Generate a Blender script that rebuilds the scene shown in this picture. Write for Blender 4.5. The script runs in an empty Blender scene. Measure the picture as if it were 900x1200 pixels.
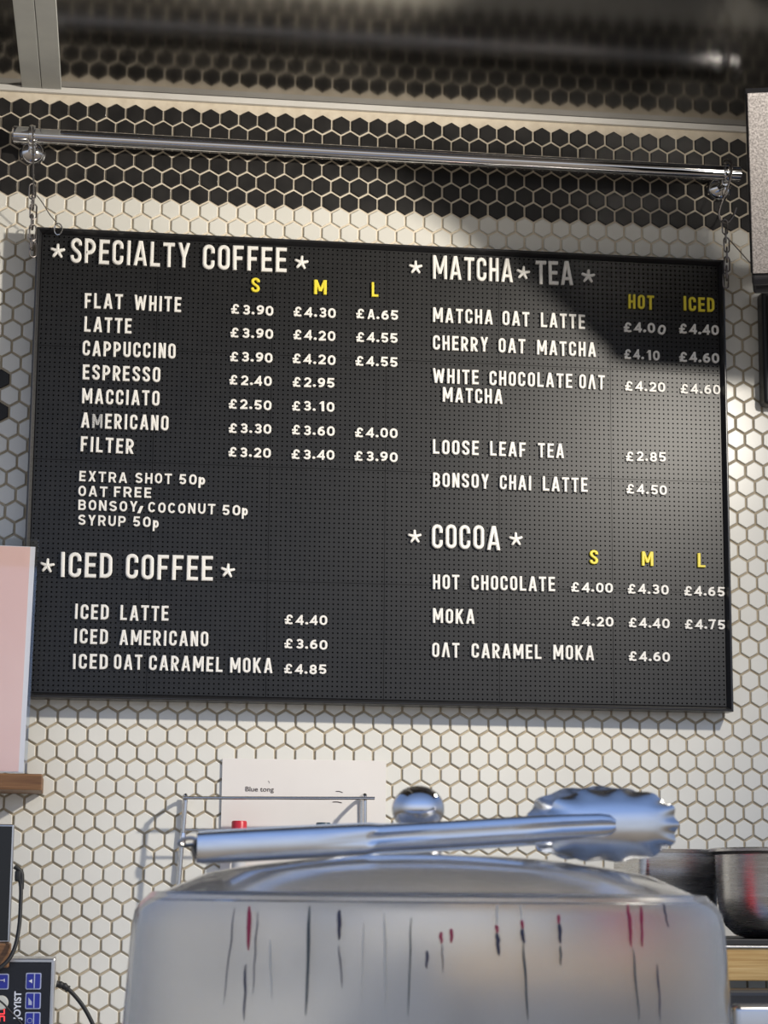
import bpy, bmesh, math, random
import numpy as np
from mathutils import Matrix, Vector

random.seed(4)
SC = bpy.context.scene
COL = SC.collection
PI = math.pi

# ------------------------------------------------------------------ camera
FPX = 2539.8                                   # focal length in pixels of a 900x1200 frame
CAM = np.array([0.10479, -2.80167, 1.5])
RC = np.array([[0.99083180, 0.13130196, -0.03181401],
               [-0.13486987, 0.97509403, -0.17607314],
               [0.00790291, 0.17874962, 0.98386285]])   # columns: right, forward, up
cd = bpy.data.cameras.new('camera')
cd.sensor_fit = 'VERTICAL'
cd.sensor_height = 32.0
cd.sensor_width = 24.0
cd.lens = FPX / 1200 * 32.0
cd.clip_start = 0.02
cd.dof.use_dof = True
cd.dof.focus_distance = 2.85
cd.dof.aperture_fstop = 30.0
cam = bpy.data.objects.new('camera', cd)
COL.objects.link(cam)
m4 = Matrix.Identity(4)
for r_ in range(3):
    m4[r_][0], m4[r_][1], m4[r_][2], m4[r_][3] = RC[r_, 0], RC[r_, 2], -RC[r_, 1], CAM[r_]
cam.matrix_world = m4
SC.camera = cam

SC.view_settings.view_transform = 'Standard'
SC.view_settings.look = 'None'
SC.view_settings.gamma = 1.0
SC.view_settings.use_curve_mapping = False
SC.view_settings.exposure = 0.0

# ------------------------------------------------------------------ daylight world
W = bpy.data.worlds.new('daylight')
SC.world = W
W.use_nodes = True
nt = W.node_tree
nt.nodes.clear()
tc = nt.nodes.new('ShaderNodeTexCoord')
sx = nt.nodes.new('ShaderNodeSeparateXYZ')
mr = nt.nodes.new('ShaderNodeMapRange')
mr.inputs['From Min'].default_value = -1
cr = nt.nodes.new('ShaderNodeValToRGB')
el = cr.color_ramp.elements
el[0].position = 0.0; el[0].color = (.14, .12, .10, 1)
el[1].position = 1.0; el[1].color = (.22, .33, .60, 1)
for p, c in ((.40, (.34, .29, .24, 1)), (.5, (.58, .62, .68, 1)), (.58, (.62, .72, .95, 1)), (.75, (.33, .50, .92, 1))):
    e = el.new(p); e.color = c
bg = nt.nodes.new('ShaderNodeBackground')
bg.inputs['Strength'].default_value = 0.56
wo = nt.nodes.new('ShaderNodeOutputWorld')
nt.links.new(tc.outputs['Generated'], sx.inputs[0])
nt.links.new(sx.outputs['Z'], mr.inputs['Value'])
nt.links.new(mr.outputs[0], cr.inputs[0])
nt.links.new(cr.outputs[0], bg.inputs['Color'])
# the open shop front (towards -y) lets in more of the sky than the closed sides
fr = nt.nodes.new('ShaderNodeMapRange')
fr.interpolation_type = 'SMOOTHSTEP'
fr.inputs['From Min'].default_value = 0.1
fr.inputs['From Max'].default_value = -1.0
fr.inputs['To Min'].default_value = 0.50
fr.inputs['To Max'].default_value = 1.05
nt.links.new(sx.outputs['Y'], fr.inputs['Value'])
nt.links.new(fr.outputs[0], bg.inputs['Strength'])
nt.links.new(bg.outputs[0], wo.inputs['Surface'])


def lamp(name, kind, loc, target, power, color, **kw):
    d = bpy.data.lights.new(name, kind)
    d.energy = power
    d.color = color
    for k, v in kw.items():
        setattr(d, k, v)
    o = bpy.data.objects.new(name, d)
    COL.objects.link(o)
    o.location = loc
    o.rotation_euler = (Vector(target) - Vector(loc)).to_track_quat('-Z', 'Y').to_euler()
    return o


# the shop's spotlight, off to the right just under the canopy
KEY = (1.20, -0.95, 2.36)
lamp('spotlight', 'SPOT', KEY, (-3.0, 0.0, 1.0), 96, (1.0, .93, .82), spot_size=math.radians(150), spot_blend=1.0, shadow_soft_size=.03)


# ------------------------------------------------------------------ helpers
def at(px, py, Y):
    d = RC @ np.array([(px - 450) / FPX, 1.0, (600 - py) / FPX])
    t = (Y - CAM[1]) / d[1]
    return Vector(CAM + d * t)


def mat(name, color, rough=.5, metal=0.0, **kw):
    m = bpy.data.materials.new(name)
    m.use_nodes = True
    b = m.node_tree.nodes['Principled BSDF']
    b.inputs['Base Color'].default_value = (*color, 1)
    b.inputs['Roughness'].default_value = rough
    b.inputs['Metallic'].default_value = metal
    for k, v in kw.items():
        b.inputs[k].default_value = v
    return m


def noise_mat(name, c1, c2, scale=40, rough=.5, metal=0.0, stretch=(1, 1, 1), bump=0.0, lo=.35, hi=.65, rough2=None, **kw):
    m = mat(name, c1, rough, metal, **kw)
    n = m.node_tree
    b = n.nodes['Principled BSDF']
    t = n.nodes.new('ShaderNodeTexCoord')
    mp = n.nodes.new('ShaderNodeMapping')
    mp.inputs['Scale'].default_value = stretch
    nz = n.nodes.new('ShaderNodeTexNoise')
    nz.inputs['Scale'].default_value = scale
    nz.inputs['Detail'].default_value = 5
    r = n.nodes.new('ShaderNodeValToRGB')
    r.color_ramp.elements[0].position = lo
    r.color_ramp.elements[0].color = (*c1, 1)
    r.color_ramp.elements[1].position = hi
    r.color_ramp.elements[1].color = (*c2, 1)
    n.links.new(t.outputs['Object'], mp.inputs[0])
    n.links.new(mp.outputs[0], nz.inputs['Vector'])
    n.links.new(nz.outputs[0], r.inputs[0])
    n.links.new(r.outputs[0], b.inputs['Base Color'])
    if rough2 is not None:
        q = n.nodes.new('ShaderNodeMapRange')
        q.inputs['To Min'].default_value = rough
        q.inputs['To Max'].default_value = rough2
        n.links.new(nz.outputs[0], q.inputs['Value'])
        n.links.new(q.outputs[0], b.inputs['Roughness'])
    if bump:
        bp = n.nodes.new('ShaderNodeBump')
        bp.inputs['Strength'].default_value = bump
        bp.inputs['Distance'].default_value = .001
        n.links.new(nz.outputs[0], bp.inputs['Height'])
        n.links.new(bp.outputs[0], b.inputs['Normal'])
    return m


M = dict(
    white_tile=noise_mat('white_tile', (.72, .705, .645), (.78, .765, .70), 9, .28, lo=.3, hi=.7),
    black_tile=noise_mat('black_tile', (.016, .015, .015), (.028, .026, .025), 30, .40, **{'Specular IOR Level': .3}),
    light_grout=noise_mat('light_grout', (.66, .58, .46), (.78, .70, .57), 60, .9),
    tan_grout=noise_mat('tan_grout', (.37, .31, .22), (.50, .43, .32), 25, .9),
    canopy=noise_mat('canopy_steel', (.25, .246, .24), (.29, .285, .28), 12, .085, 1.0, rough2=.18),
    trim=noise_mat('trim_paint', (.68, .66, .62), (.74, .72, .68), 20, .5),
    mullion=noise_mat('mullion_paint', (.50, .51, .49), (.55, .56, .53), 20, .5),
    chrome=mat('chrome', (.80, .80, .82), .07, 1.0),
    steel=noise_mat('brushed_steel', (.52, .51, .50), (.62, .61, .60), 30, .22, 1.0, stretch=(1, 1, 14), rough2=.32),
    tongsteel=noise_mat('tong_steel', (.66, .68, .72), (.76, .78, .81), 30, .16, 1.0, stretch=(1, 6, 6), rough2=.28),
    wire=mat('chain_steel', (.22, .20, .19), .35, 1.0),
    brightwire=mat('bright_wire', (.62, .61, .60), .18, 1.0),
    board=noise_mat('board_plastic', (.006, .006, .0064), (.010, .0098, .010), 60, .385, **{'Specular IOR Level': .43}, lo=.3, hi=.7),
    frame=mat('board_frame', (.020, .020, .022), .28),
    backing=mat('board_backing', (.012, .012, .012), .8),
    white=noise_mat('white_letter', (.80, .78, .73), (.87, .85, .80), 90, .4),
    dirty=noise_mat('dirty_letter', (.05, .05, .05), (.70, .70, .68), 900, .6, lo=.46, hi=.52),
    yellow=noise_mat('yellow_letter', (.80, .66, .04), (.86, .73, .06), 90, .4),
    grille=noise_mat('grey_metal_face', (.17, .158, .156), (.36, .335, .33), 420, .6, 0, bump=.5),
    black=mat('black_plastic', (.012, .012, .014), .35),
    rubber=mat('black_rubber', (.012, .012, .012), .55),
    paper=noise_mat('paper', (.74, .70, .66), (.79, .755, .715), 6, .8),
    ink=mat('ink', (.05, .035, .04), .8),
    pink=noise_mat('pink_print', (.86, .55, .48), (.89, .60, .53), 7, .55),
    whitepaper=mat('white_margin', (.80, .78, .80), .6),
    red=mat('red_plastic', (.55, .02, .035), .35),
    teal=mat('dark_teal_plastic', (.02, .05, .065), .35),
    penbody=mat('pen_body', (.55, .55, .55), .4),
    screen=mat('dark_screen', (.004, .004, .005), .12),
    silver=mat('silver_metal', (.62, .61, .60), .28, 1.0),
    panel=mat('control_panel', (.006, .007, .012), .25),
    blue=mat('blue_button', (.02, .03, .30), .35),
    rim=mat('button_border', (.42, .46, .62), .4),
    knob=mat('pale_button', (.62, .62, .56), .45),
    print=mat('pale_print', (.72, .74, .80), .5),
    counter=noise_mat('counter_steel', (.45, .44, .43), (.52, .51, .50), 20, .3, 1.0),
)
led = mat('red_led', (.3, .01, .01), .5)
led.node_tree.nodes['Principled BSDF'].inputs['Emission Color'].default_value = (1, .05, .06, 1)
led.node_tree.nodes['Principled BSDF'].inputs['Emission Strength'].default_value = 1.6
M['led'] = led


def wood(name, c1, c2, c3, axis=(2.2, 30, 60)):
    m = noise_mat(name, c1, c2, 6, .5, stretch=axis, bump=.3, lo=.3, hi=.7)
    r = [n for n in m.node_tree.nodes if n.type == 'VALTORGB'][0]
    e = r.color_ramp.elements.new(.52)
    e.color = (*c3, 1)
    return m


M['oak'] = wood('dark_oak', (.115, .05, .018), (.29, .145, .06), (.20, .095, .036))
M['pine'] = wood('pale_wood', (.38, .22, .07), (.62, .44, .20), (.52, .34, .13), (1.5, 20, 60))


def clear(name, color, rough, ior, haze=0.0):
    m = mat(name, color, rough, 0.0)
    b = m.node_tree.nodes['Principled BSDF']
    b.inputs['Transmission Weight'].default_value = 1.0
    b.inputs['IOR'].default_value = ior
    if haze:
        b.inputs['Coat Weight'].default_value = 1.0
        b.inputs['Coat Roughness'].default_value = .06
    if haze:
        n = m.node_tree
        out = n.nodes['Material Output']
        df = n.nodes.new('ShaderNodeBsdfDiffuse')
        df.inputs['Color'].default_value = (.85, .82, .78, 1)
        tr = n.nodes.new('ShaderNodeBsdfTranslucent')
        tr.inputs['Color'].default_value = (.85, .82, .78, 1)
        a = n.nodes.new('ShaderNodeMixShader')
        a.inputs[0].default_value = .5
        mx = n.nodes.new('ShaderNodeMixShader')
        mx.inputs[0].default_value = haze
        n.links.new(df.outputs[0], a.inputs[1])
        n.links.new(tr.outputs[0], a.inputs[2])
        n.links.new(b.outputs[0], mx.inputs[1])
        n.links.new(a.outputs[0], mx.inputs[2])
        n.links.new(mx.outputs[0], out.inputs['Surface'])
    return m


m_ = mat('clear_acrylic', (.9, .92, .93), .03)
n_ = m_.node_tree
tr_n, gl_n, mx_n = (n_.nodes.new(k) for k in ('ShaderNodeBsdfTransparent', 'ShaderNodeBsdfGlossy', 'ShaderNodeMixShader'))
tr_n.inputs['Color'].default_value = (.955, .965, .97, 1)
gl_n.inputs['Roughness'].default_value = .03
mx_n.inputs[0].default_value = .05
n_.links.new(tr_n.outputs[0], mx_n.inputs[1])
n_.links.new(gl_n.outputs[0], mx_n.inputs[2])
n_.links.new(mx_n.outputs[0], n_.nodes['Material Output'].inputs['Surface'])
M['acrylic'] = m_
M['dome'] = clear('hazy_plastic', (1, 1, 1), .20, 1.20, .06)
M['streak_red'] = mat('red_mark', (.42, .02, .07), .5)
M['streak_dark'] = mat('dark_mark', (.035, .035, .07), .5)
M['streak_green'] = mat('murky_mark', (.07, .085, .085), .5)
M['streak_pale'] = mat('pale_mark', (.66, .62, .52), .5)


def mesh_obj(name, verts, faces, material, parent=None, smooth=False, mats=None, midx=None):
    me = bpy.data.meshes.new(name)
    me.from_pydata([tuple(v) for v in verts], [], faces)
    me.validate()
    for mm in (mats or [material]):
        me.materials.append(mm)
    if midx is not None:
        me.polygons.foreach_set('material_index', midx)
    if smooth:
        me.polygons.foreach_set('use_smooth', [True] * len(me.polygons))
    me.update()
    o = bpy.data.objects.new(name, me)
    COL.objects.link(o)
    if parent is not None:
        o.parent = parent
        o.matrix_parent_inverse = Matrix.Translation(-parent.location) if parent.rotation_euler.to_quaternion().angle < 1e-6 else parent.matrix_basis.inverted()
    return o


def bm_obj(name, bm, material, parent=None, smooth=False):
    bmesh.ops.recalc_face_normals(bm, faces=bm.faces)
    me = bpy.data.meshes.new(name)
    bm.to_mesh(me)
    bm.free()
    me.materials.append(material)
    if smooth:
        me.polygons.foreach_set('use_smooth', [True] * len(me.polygons))
        try:
            me.set_sharp_from_angle(angle=math.radians(40))
        except Exception:
            pass
    o = bpy.data.objects.new(name, me)
    COL.objects.link(o)
    if parent is not None:
        o.parent = parent
        o.matrix_parent_inverse = parent.matrix_basis.inverted()
    return o


def thing(name, loc, label, cat, group=None):
    o = bpy.data.objects.new(name, None)
    o.empty_display_size = .02
    COL.objects.link(o)
    o.location = loc
    return tag(o, label, cat, group)


def tag(o, label, cat, group=None):
    o['label'] = label
    o['category'] = cat
    if group:
        o['group'] = group
    return o


def struct(o):
    o['kind'] = 'structure'
    return o


def box(bm, lo, hi, bev=0.0, seg=2):
    lo, hi = Vector(lo), Vector(hi)
    r = bmesh.ops.create_cube(bm, size=1.0)
    vs = r['verts']
    for v in vs:
        v.co = Vector((lo[i] + (v.co[i] + .5) * (hi[i] - lo[i]) for i in range(3)))
    if bev:
        es = list({e for v in vs for e in v.link_edges})
        bmesh.ops.bevel(bm, geom=es, offset=bev, segments=seg, affect='EDGES', profile=.5)


def tube(bm, pts, r, n=10, closed=False, caps=True):
    pts = [Vector(p) for p in pts]
    N = len(pts)
    rad = r if isinstance(r, (list, tuple)) else [r] * N
    rings = []
    prev = None
    for i, p in enumerate(pts):
        if closed:
            d = (pts[(i + 1) % N] - pts[i - 1]).normalized()
        else:
            d = (pts[min(i + 1, N - 1)] - pts[max(i - 1, 0)]).normalized()
        if prev is None:
            u = d.orthogonal().normalized()
        else:
            u = (prev - d * prev.dot(d)).normalized()
        prev = u
        w = d.cross(u)
        rings.append([bm.verts.new(p + (u * math.cos(2 * PI * k / n) + w * math.sin(2 * PI * k / n)) * rad[i]) for k in range(n)])
    for i in range(N if closed else N - 1):
        a, b = rings[i], rings[(i + 1) % N]
        off = 0
        if closed and i == N - 1:
            off = min(range(n), key=lambda s: (a[0].co - b[s].co).length)
        for k in range(n):
            bm.faces.new((a[k], a[(k + 1) % n], b[(k + 1 + off) % n], b[(k + off) % n]))
    if caps and not closed:
        bm.faces.new(rings[0][::-1])
        bm.faces.new(rings[-1])


def smooth_path(pts, sub=6):
    pts = [Vector(p) for p in pts]
    out = []
    for i in range(len(pts) - 1):
        p0, p1, p2, p3 = pts[max(i - 1, 0)], pts[i], pts[i + 1], pts[min(i + 2, len(pts) - 1)]
        for k in range(sub):
            t = k / sub
            out.append(.5 * ((2 * p1) + (p2 - p0) * t + (2 * p0 - 5 * p1 + 4 * p2 - p3) * t * t + (3 * p1 - p0 - 3 * p2 + p3) * t ** 3))
    out.append(pts[-1])
    return out


def lathe(bm, prof, origin, n=48, axis='z'):
    o = Vector(origin)
    rings = []
    for (r, h) in prof:
        if r < 1e-6:
            p = Vector((0, 0, h)) if axis == 'z' else (Vector((0, -h, 0)) if axis == 'y' else Vector((h, 0, 0)))
            rings.append([bm.verts.new(o + p)])
            continue
        ring = []
        for k in range(n):
            c, s = r * math.cos(2 * PI * k / n), r * math.sin(2 * PI * k / n)
            p = Vector((c, s, h)) if axis == 'z' else (Vector((c, -h, s)) if axis == 'y' else Vector((h, c, s)))
            ring.append(bm.verts.new(o + p))
        rings.append(ring)
    for a, b in zip(rings, rings[1:]):
        if len(a) == 1 and len(b) == 1:
            continue
        for k in range(n):
            if len(a) == 1:
                bm.faces.new((a[0], b[(k + 1) % n], b[k]))
            elif len(b) == 1:
                bm.faces.new((a[k], a[(k + 1) % n], b[0]))
            else:
                bm.faces.new((a[k], a[(k + 1) % n], b[(k + 1) % n], b[k]))


# ------------------------------------------------------------------ the tiled wall
PIT = 0.0254
ROWH = PIT * math.sqrt(3) / 2
ZR0 = 2.4382                       # height of the lowest black course
CEIL_Z = 2.5780
X0W, X1W = -0.46, 1.62
ZB, ZT = 1.10, CEIL_Z + .12


def build_wall():
    V, F, MI = [], [], []
    # grout beds: the pale bed of the black band and the tan bed of the white field
    split = ZR0 - ROWH * 3.6
    for (z0, z1, mi) in ((ZB, split, 3), (split, ZT, 2)):
        b = len(V)
        V += [(X0W, 0.0012, z0), (X1W, 0.0012, z0), (X1W, 0.0012, z1), (X0W, 0.0012, z1)]
        F.append((b, b + 1, b + 2, b + 3)); MI.append(mi)
    # solid masonry behind
    b = len(V)
    for y in (.0013, .12):
        V += [(X0W, y, ZB), (X1W, y, ZB), (X1W, y, ZT), (X0W, y, ZT)]
    for f in ((4, 5, 6, 7), (0, 4, 7, 3), (1, 2, 6, 5), (3, 7, 6, 2), (0, 1, 5, 4)):
        F.append(tuple(b + k for k in f)); MI.append(2)
    Rt = PIT / math.sqrt(3) - .00165
    accents = {(-1, 12), (-1.5, 13), (-1, 14), (-2, 12), (-2, 14), (-2.5, 13)}
    for row in range(-5, 62):
        z = ZR0 - row * ROWH
        if z < ZB + .02:
            break
        off = .5 if row % 2 else 0.0
        for k in range(int(X0W / PIT) , int(X1W / PIT)):
            i = k + off
            if off and False:
                pass
            x = i * PIT
            if x < X0W + .015 or x > X1W - .015:
                continue
            mi = 1 if (row <= 0 or (i, row) in accents) else 0
            jx, jz = random.uniform(-.00018, .00018), random.uniform(-.00018, .00018)
            ty, tx = random.uniform(-.004, .004), random.uniform(-.004, .004)
            b = len(V)
            for (rr, yy) in ((Rt, .0012), (Rt, -.0004), (Rt - .0004, -.0010), (Rt - .0011, -.0013)):
                for a in range(6):
                    ang = PI / 6 + a * PI / 3
                    dx, dz = rr * math.cos(ang), rr * math.sin(ang)
                    V.append((x + jx + dx, yy + (dx * tx + dz * ty if yy < 0 else 0), z + jz + dz))
            for l in range(3):
                for a in range(6):
                    p, q = b + l * 6 + a, b + l * 6 + (a + 1) % 6
                    F.append((p, q, q + 6, p + 6)); MI.append(mi)
            F.append(tuple(b + 18 + a for a in range(6))); MI.append(mi)
    return struct(mesh_obj('wall_back', V, F, None, mats=[M['white_tile'], M['black_tile'], M['light_grout'], M['tan_grout']], midx=MI))


build_wall()

# ------------------------------------------------------------------ canopy ceiling, mullions, edge trim
bm = bmesh.new()
box(bm, (X0W, -1.65, CEIL_Z), (X1W, -.004, CEIL_Z + .06))
struct(bm_obj('ceiling', bm, M['canopy']))
bm = bmesh.new()
box(bm, (X0W, -.007, CEIL_Z - .0085), (X1W, -.0001, CEIL_Z - .0002), .0008)
struct(bm_obj('trim_1', bm, M['trim']))
for n_, (xa, xb) in ((2, (-.0125, .0132)), (3, (.0140, .0398))):
    bm = bmesh.new()
    box(bm, (xa, -1.63, CEIL_Z - .004), (xb, -.0075, CEIL_Z - .0002), .0006)
    bmesh.ops.rotate(bm, verts=bm.verts, cent=(xa, 0, 0), matrix=Matrix.Rotation(-.012, 3, 'Z'))
    struct(bm_obj('trim_%d' % n_, bm, M['mullion']))

# ------------------------------------------------------------------ hanging rod with brackets
YR = -.036
RL, RR = at(17, 158, YR), at(868, 204, YR)
rod = thing('rail', (RL + RR) / 2, 'long chrome rail mounted across the black hexagon tiles under the canopy', 'rail')
bm = bmesh.new()
dirv = (RR - RL).normalized()
tube(bm, [RL, RL + dirv * .002, RR - dirv * .002, RR], [.0085, .0103, .0103, .0085], 32)
bm_obj('pole', bm, M['chrome'], rod, True)
for bx in (at(38, 159, YR).x, at(850, 203, YR).x):
    pz = RL.z + (bx - RL.x) / (RR.x - RL.x) * (RR.z - RL.z)
    bm = bmesh.new()
    # wall rosette, neck and the ring that carries the rail
    lathe(bm, [(0, .0005), (.0165, .0008), (.0178, .003), (.0165, .008), (.0115, .013), (.0060, .016), (.0050, .022), (.0050, .034), (0, .035)], (bx, 0, pz - .012), 36, 'y')
    lathe(bm, [(.0104, -.004), (.0135, -.004), (.0142, -.002), (.0142, .002), (.0135, .004), (.0104, .004)], (bx, YR, pz), 36, 'x')
    bm_obj('bracket', bm, M['chrome'], rod, True)
bm = bmesh.new()
lathe(bm, [(0, -.003), (.0095, -.003), (.0118, -.001), (.0118, .018), (.0104, .020)], (RL.x, YR, RL.z), 36, 'x')
bm_obj('end_cap', bm, M['chrome'], rod, True)

# ------------------------------------------------------------------ the letter board
YF, YP, YB = -.036, -.0275, -.008        # frame front, peg face, back of the board
BX0, BX1 = at(40.0, 350, YF).x, at(854.5, 570, YF).x
BZ0, BZ1 = (at(860, 832.5, YF).z + at(33, 818.5, YF).z) / 2, (at(42.7, 266, YF).z + at(849.2, 304, YF).z) / 2
FW = .007
board = thing('letter_board', ((BX0 + BX1) / 2, YB, BZ0), 'large black peg letter board hanging from chains on the tiled wall', 'letter board')


def frame_ring(profile, x0, x1, z0, z1):
    V, F = [], []
    for (o, y) in profile:            # o = distance in from the outer edge
        V += [(x0 + o, y, z0 + o), (x1 - o, y, z0 + o), (x1 - o, y, z1 - o), (x0 + o, y, z1 - o)]
    n = len(profile)
    for i in range(n):
        j = (i + 1) % n
        for k in range(4):
            l = (k + 1) % 4
            F.append((i * 4 + k, i * 4 + l, j * 4 + l, j * 4 + k))
    return V, F


V, F = frame_ring([(0, YB), (0, YF + .0015), (.0004, YF + .0004), (.0015, YF), (.0022, YF), (.0030, YF + .0006), (FW - .0004, YP + .0004), (FW, YP + .003), (FW, YB)], BX0, BX1, BZ0, BZ1)
fo = mesh_obj('frame', V, F, M['frame'], board)
V, F = [], []
bm = bmesh.new()
box(bm, (BX0 + .004, YP + .007, BZ0 + .004), (BX1 - .004, YB - .0005, BZ1 - .004))
bm_obj('back_panel', bm, M['backing'], board)


def peg_panel():
    nx, nz, ppx, ppz = 144, 96, 6, 4
    x0, x1, z0, z1 = BX0 + FW, BX1 - FW, BZ0 + FW, BZ1 - FW
    px, pz = (x1 - x0) / nx, (z1 - z0) / nz
    I, J = np.meshgrid(np.arange(nx), np.arange(nz), indexing='ij')
    I, J = I.ravel(), J.ravel()
    cx, cz = x0 + (I + .5) * px, z0 + (J + .5) * pz
    gap = .00028
    e0 = np.where(I % 24 == 0, gap, 0); e1 = np.where(I % 24 == 23, gap, 0)
    f0 = np.where(J % 24 == 0, gap, 0); f1 = np.where(J % 24 == 23, gap, 0)
    sq = [(1, 0), (1, 1), (0, 1), (-1, 1), (-1, 0), (-1, -1), (0, -1), (1, -1)]
    n = len(I)
    ver = np.zeros((n, 32, 3))
    for k, (sx_, sz_) in enumerate(sq):
        ex = np.where(sx_ > 0, px / 2 - e1, np.where(sx_ < 0, -px / 2 + e0, 0))
        ez = np.where(sz_ > 0, pz / 2 - f1, np.where(sz_ < 0, -pz / 2 + f0, 0))
        a = k * PI / 4
        ver[:, k] = np.stack([cx + ex, np.full(n, YP), cz + ez], 1)
        for l, (rr, yy) in enumerate(((.00118, YP), (.00118, YP + .0002), (.00112, YP + .0065))):
            ver[:, 8 + 8 * l + k] = np.stack([cx + rr * math.cos(a), np.full(n, yy), cz + rr * math.sin(a)], 1)
    fc = []
    for l in range(3):
        for k in range(8):
            k2 = (k + 1) % 8
            fc.append((8 * l + k, 8 * l + k2, 8 * l + 8 + k2, 8 * l + 8 + k))
    fc = np.array(fc)
    faces = (fc[None] + (np.arange(n) * 32)[:, None, None]).reshape(-1, 4)
    me = bpy.data.meshes.new('peg_panel')
    me.vertices.add(n * 32)
    me.vertices.foreach_set('co', ver.reshape(-1).astype(np.float32))
    me.loops.add(faces.size)
    me.loops.foreach_set('vertex_index', faces.reshape(-1).astype(np.int32))
    me.polygons.add(len(faces))
    me.polygons.foreach_set('loop_start', np.arange(0, faces.size, 4, dtype=np.int32))
    me.polygons.foreach_set('use_smooth', np.zeros(len(faces), dtype=bool))
    me.update(calc_edges=True)
    me.validate()
    me.materials.append(M['board'])
    me.materials.append(M['backing'])
    me.polygons.foreach_set('material_index', np.tile(np.repeat([0, 1, 1], 8), n).astype(np.int32))
    o = bpy.data.objects.new('peg_panel', me)
    COL.objects.link(o)
    o.parent = board
    o.matrix_parent_inverse = Matrix.Translation(-board.location)
    return o


peg_panel()

# ------------------------------------------------------------------ chains and hooks
def link_mesh(bm, c, L, Wd, r, twist):
    pts = []
    for k in range(16):
        a = 2 * PI * k / 16
        u, v = math.cos(a) * Wd, math.sin(a) * Wd + (L - Wd if math.sin(a) >= 0 else -(L - Wd))
        pts.append(Vector(c) + Vector((u * math.cos(twist), u * math.sin(twist), v)))
    tube(bm, pts, r, 7, closed=True)


def chain(name, label, pts, part_label):
    t = thing(name, Vector(pts[-1]), label, 'chain', 'chains holding the letter board')
    for k, p in enumerate(pts):
        bm = bmesh.new()
        link_mesh(bm, p, .0105, .0045, .0011, .35 if k % 2 == 0 else 1.35)
        bm_obj('link', bm, M['wire'], t, True)
    return t


ys = -.034
# left: wire hook over the rail, chain down past the corner of the board
hk = thing('hook', Vector((.0085, YR, 2.49)), 'long straight wire hook over the left end of the chrome rail', 'hook', 'hooks on the chrome rail')
bm = bmesh.new()
hx = at(39, 159, YR).x
arc_ = [(hx, YR + .0135 * math.cos(a), RL.z + .0135 * math.sin(a)) for a in np.linspace(-.6, PI, 12)]
arc_ = [Vector((p[0] - .003 * (1 - k / 11), p[1], p[2])) for k, p in enumerate(arc_)]
low = at(39.5, 238, YR - .0135)
tube(bm, smooth_path(arc_ + [Vector((hx + .0005, YR - .0137, RL.z - .018)), Vector((low.x, YR - .0137, low.z + .006)), Vector((low.x - .001, YR - .012, low.z)), Vector((low.x - .003, YR - .008, low.z + .003))], 3), .0013, 8)
bm_obj('wire', bm, M['brightwire'], hk, True)
cps = [at(x, y, -.050 + k * .0015) for k, (x, y) in enumerate(((38, 224.5), (38.5, 237), (39, 248), (37.7, 260), (38.3, 272.5), (38, 284), (38.6, 292)))]
chain('chain', 'short steel chain beside the top left corner of the letter board', cps, '')
# the eyelet ring and its fine twisted wire
ring = thing('wire_tie', at(68, 268, -.034), 'thin twisted wire with an open ring hooked on the board above the word SPECIALTY', 'wire')
bm = bmesh.new()
c0 = at(68.3, 268.5, -.040)
tube(bm, [c0 + Vector((.0050 * math.cos(a), .001 * math.sin(2 * a), .0078 * math.sin(a))) for a in np.linspace(0, 2 * PI, 20, endpoint=False)], .0009, 7, closed=True)
bm_obj('ring', bm, M['brightwire'], ring, True)
bm = bmesh.new()
tube(bm, smooth_path([at(43, 229, -.050), at(50, 238, -.048), at(58, 251, -.044), at(66, 260.5, -.041)], 4), .0007, 6)
bm_obj('wire', bm, M['wire'], ring, True)
# right: S hook over the rail with its chain
hk2 = thing('hook', Vector((.945, YR, 2.49)), 'curly S shaped wire hook over the right end of the chrome rail', 'hook', 'hooks on the chrome rail')
bm = bmesh.new()
pp = [(846.5, 196, YR + .014), (849, 188.5, YR + .008), (853, 187.5, YR - .004), (857, 192, YR - .012), (857, 204, YR - .014), (852, 222, YR - .014), (845, 240, YR - .014), (842.5, 251, YR - .013), (846, 260, YR - .012), (853, 260, YR - .010), (859.5, 252, YR - .008), (862.5, 243.5, YR - .008)]
tube(bm, smooth_path([at(*p) for p in pp], 4), .0015, 8)
bm_obj('wire', bm, M['wire'], hk2, True)
cps = [at(x, y, -.050 + k * .0012) for k, (x, y) in enumerate(((849.5, 266), (850.5, 276), (851.5, 287), (851.8, 298.5), (852, 309.5), (851.6, 320), (850.5, 329)))]
chain('chain', 'short steel chain beside the top right corner of the letter board', cps, '')
wt = thing('wire_tie', at(866, 290, -.03), 'thin dark wire running from the right chain behind the grey housing', 'wire')
bm = bmesh.new()
tube(bm, smooth_path([at(853, 279, -.045), at(862, 289, -.04), at(871, 299, -.035), at(886, 316, -.03)], 4), .0008, 6)
bm_obj('wire', bm, M['wire'], wt, True)


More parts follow.
